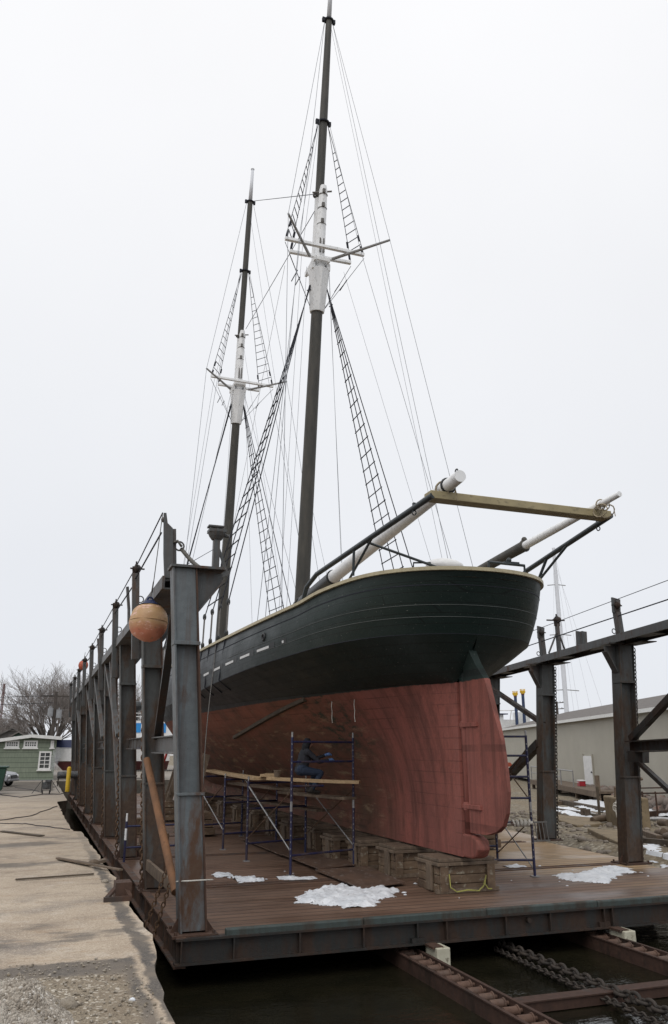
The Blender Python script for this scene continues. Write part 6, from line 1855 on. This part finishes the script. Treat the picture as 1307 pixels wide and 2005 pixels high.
# small orange sign board glimpsed behind the rudder
p0 = wz(998, 1500, 0) + V(-3, -1, 0)
q = atd(1000, 1500, 48); m = MB(); m.prism([atd(990, 1493, 48), atd(999, 1493, 48), atd(1005, 1501, 48), atd(990, 1501, 48)], (0, .3, 0)); m.tube([V(q.x - .1, q.y + .1, q.z - .2), V(q.x - .1, q.y + .1, .2)], .04, 6)
solo(m, 'signboard', 'buoy_red', 'small orange red board on a post glimpsed right of the rudder', 'board')

# ------------------------------------------------------------------ beyond the warehouse
c0 = atd(1112, 1430, 86); c0.z = .0; tp = atd(1083, 1024, 79)
t = thing('sailboat', 'tall white mast with spreaders of a sailboat lying behind the warehouse', 'sailboat', c0)
bx, by = c0.x, c0.y
H_ = lambda y: atd(1100, y, 82).z
m = MB(); m.tube([(bx, by, .5), (bx, by, H_(1200)), (bx, by, H_(1026))], [.26, .24, .18], 10); m.build('mast', 'mast_far', t, smooth='auto')
m = MB()
for yy, l_ in ((1345, 1.6), (1113, 1.0), (1225, 1.2)): m.tube([(bx - l_, by + .3, H_(yy)), (bx, by, H_(yy) + .1), (bx + l_, by - .3, H_(yy))], .05, 6)
m.build('spreader', 'galvanised', t)
m = MB()
for dx, top in ((-2.2, 1028), (2.2, 1028), (4.5, 1028), (7, 1060), (-1.4, 1113), (1.4, 1113)): m.tube([(bx, by, H_(top)), (bx + dx, by + dx * .1, .9)], .018, 4)
m.build('stays', 'mast_far', t)
m = MB()
vs = []
for i in range(9):
    u = i / 8; b_ = 1.7 * math.sin(math.pi * (.12 + .8 * u)) ** .8 if i < 8 else .1
    for sg in (-1, 1): vs += [(bx - 6 + 13 * u, by + sg * b_ * .7, -.6), (bx - 6 + 13 * u, by + sg * b_, 1.1 + .3 * u)]
m.add(vs, [(i * 4 + a_, i * 4 + b_, i * 4 + 4 + b_, i * 4 + 4 + a_) for i in range(8) for a_, b_ in ((0, 1), (1, 3), (3, 2), (2, 0))] + [(0, 1, 3, 2), (32, 33, 35, 34)])
m.build('hull', 'white_paint', t, smooth='auto')
# vessel with wheelhouse, left end of the warehouse
d = 92
def Q(x, y): return atd(x, y, d)
c0 = Q(985, 1440); t = thing('white_vessel', 'white vessel wheelhouse with square windows showing over the warehouse roof end', 'vessel', V(c0.x, c0.y, 0))
a, b = Q(950, 1440), Q(1000, 1398)
m = MB(); m.span((a.x, a.y, .2), (b.x, a.y + 4, b.z)); m.build('wheelhouse', 'white_paint', t)
m = MB(); m.span((a.x - .3, a.y - .3, b.z), (Q(1008, 1400).x, a.y + 4.3, b.z + .12)); m.build('roof', 'navy_tarp', t)
for x in (966, 973, 982):
    p, q = Q(x, 1410), Q(x + 7, 1399)
    f_ = MB(); f_.span((p.x, a.y - .03, p.z), (q.x, a.y - .002, q.z)); w_ = f_.build('window', 'black_paint', t)
    f_ = MB(); f_.span((p.x + .07, a.y - .05, p.z + .07), (q.x - .07, a.y - .031, q.z - .07)); f_.build('pane', 'window_glass', w_)
p, q = Q(995, 1440), Q(1052, 1407); m = MB(); m.span((p.x, p.y + 1, .2), (q.x, p.y + 4, Q(1020, 1408).z)); m.build('after_house', 'white_paint', t)
p, q = Q(1032, 1420), Q(1052, 1393); m = MB(); m.span((p.x, p.y + .8, p.z), (q.x, p.y + 3, q.z)); m.build('locker', 'white_paint', t)
p, q = Q(1041, 1399), Q(1047, 1394); m = MB(); m.span((p.x, p.y + .76, p.z), (q.x, p.y + .796, q.z)); m.build('window', 'window_glass', t)
m = MB(); m.tube([Q(997, 1418), Q(1001, 1390)], .06, 6); m.tube([Q(985, 1392) + V(-2, 0, 0), Q(985, 1392) + V(2, 0, .1)], .05, 6); m.tube([Q(975, 1398), Q(975, 1384)], .05, 6); m.build('mast', 'white_paint', t)
def crown_post(xb, yb, xt_, yt, label):
    a = Q(xb, yb); b = Q(xt_, yt); t = thing('crown_post', label, 'post', V(a.x, a.y, 0), 'blue posts with gold crowns')
    hh = (b - a).length
    m = MB(); m.tube([V(a.x, a.y, 0), V(a.x, a.y, a.z + hh * .96)], [.19, .17], 12); m.build('shaft', 'post_blue', t, smooth='auto')
    m = MB(); z = a.z + hh * .96; m.tube([V(a.x, a.y, z), V(a.x, a.y, z + .12)], .19, 12); m.build('band', 'hull_red_far', t)
    m = MB(); z += .12; n_ = 16
    vs = []
    for i in range(n_):
        an = 2 * math.pi * i / n_; vs += [V(a.x + .2 * math.cos(an), a.y + .2 * math.sin(an), z), V(a.x + (.34 if i % 2 else .28) * math.cos(an), a.y + (.34 if i % 2 else .28) * math.sin(an), z + (.46 if i % 2 == 0 else .2))]
    m.add(vs, [(2 * i, 2 * ((i + 1) % n_), 2 * ((i + 1) % n_) + 1, 2 * i + 1) for i in range(n_)])
    for i in range(0, n_, 2): m.ball(vs[2 * i + 1] + V(0, 0, .04), .05, 6, 4)
    o = m.build('crown', 'gold_paint', t); o.modifiers.new('s', 'SOLIDIFY').thickness = .03
crown_post(1011, 1404, 1007, 1364, 'shorter dark blue post with a gold crown over the warehouse roof')
crown_post(1026, 1404, 1022, 1360, 'taller dark blue post with a gold crown, right of the other')
c0 = atd(1092, 1410, 95); c0.z = 0; zt_ = atd(1092, 1373, 95).z
t = thing('utility_pole', 'distant utility pole with two crossarms over the warehouse roof', 'utility pole', c0)
m = MB(); m.tube([c0, V(c0.x, c0.y, zt_)], [.2, .14], 8); m.build('pole', 'bark', t)
for dz, l_ in ((.15, 1.0), (.85, 1.4)):
    m = MB(); m.bar(V(c0.x - l_, c0.y, zt_ - dz - .08), V(c0.x + l_, c0.y, zt_ - dz + .06), .1, .1)
    for k_ in (-.9, -.5, .5, .9): m.tube([V(c0.x + l_ * k_, c0.y, zt_ - dz), V(c0.x + l_ * k_, c0.y, zt_ - dz + .2)], .04, 6)
    m.build('crossarm', 'bark', t)
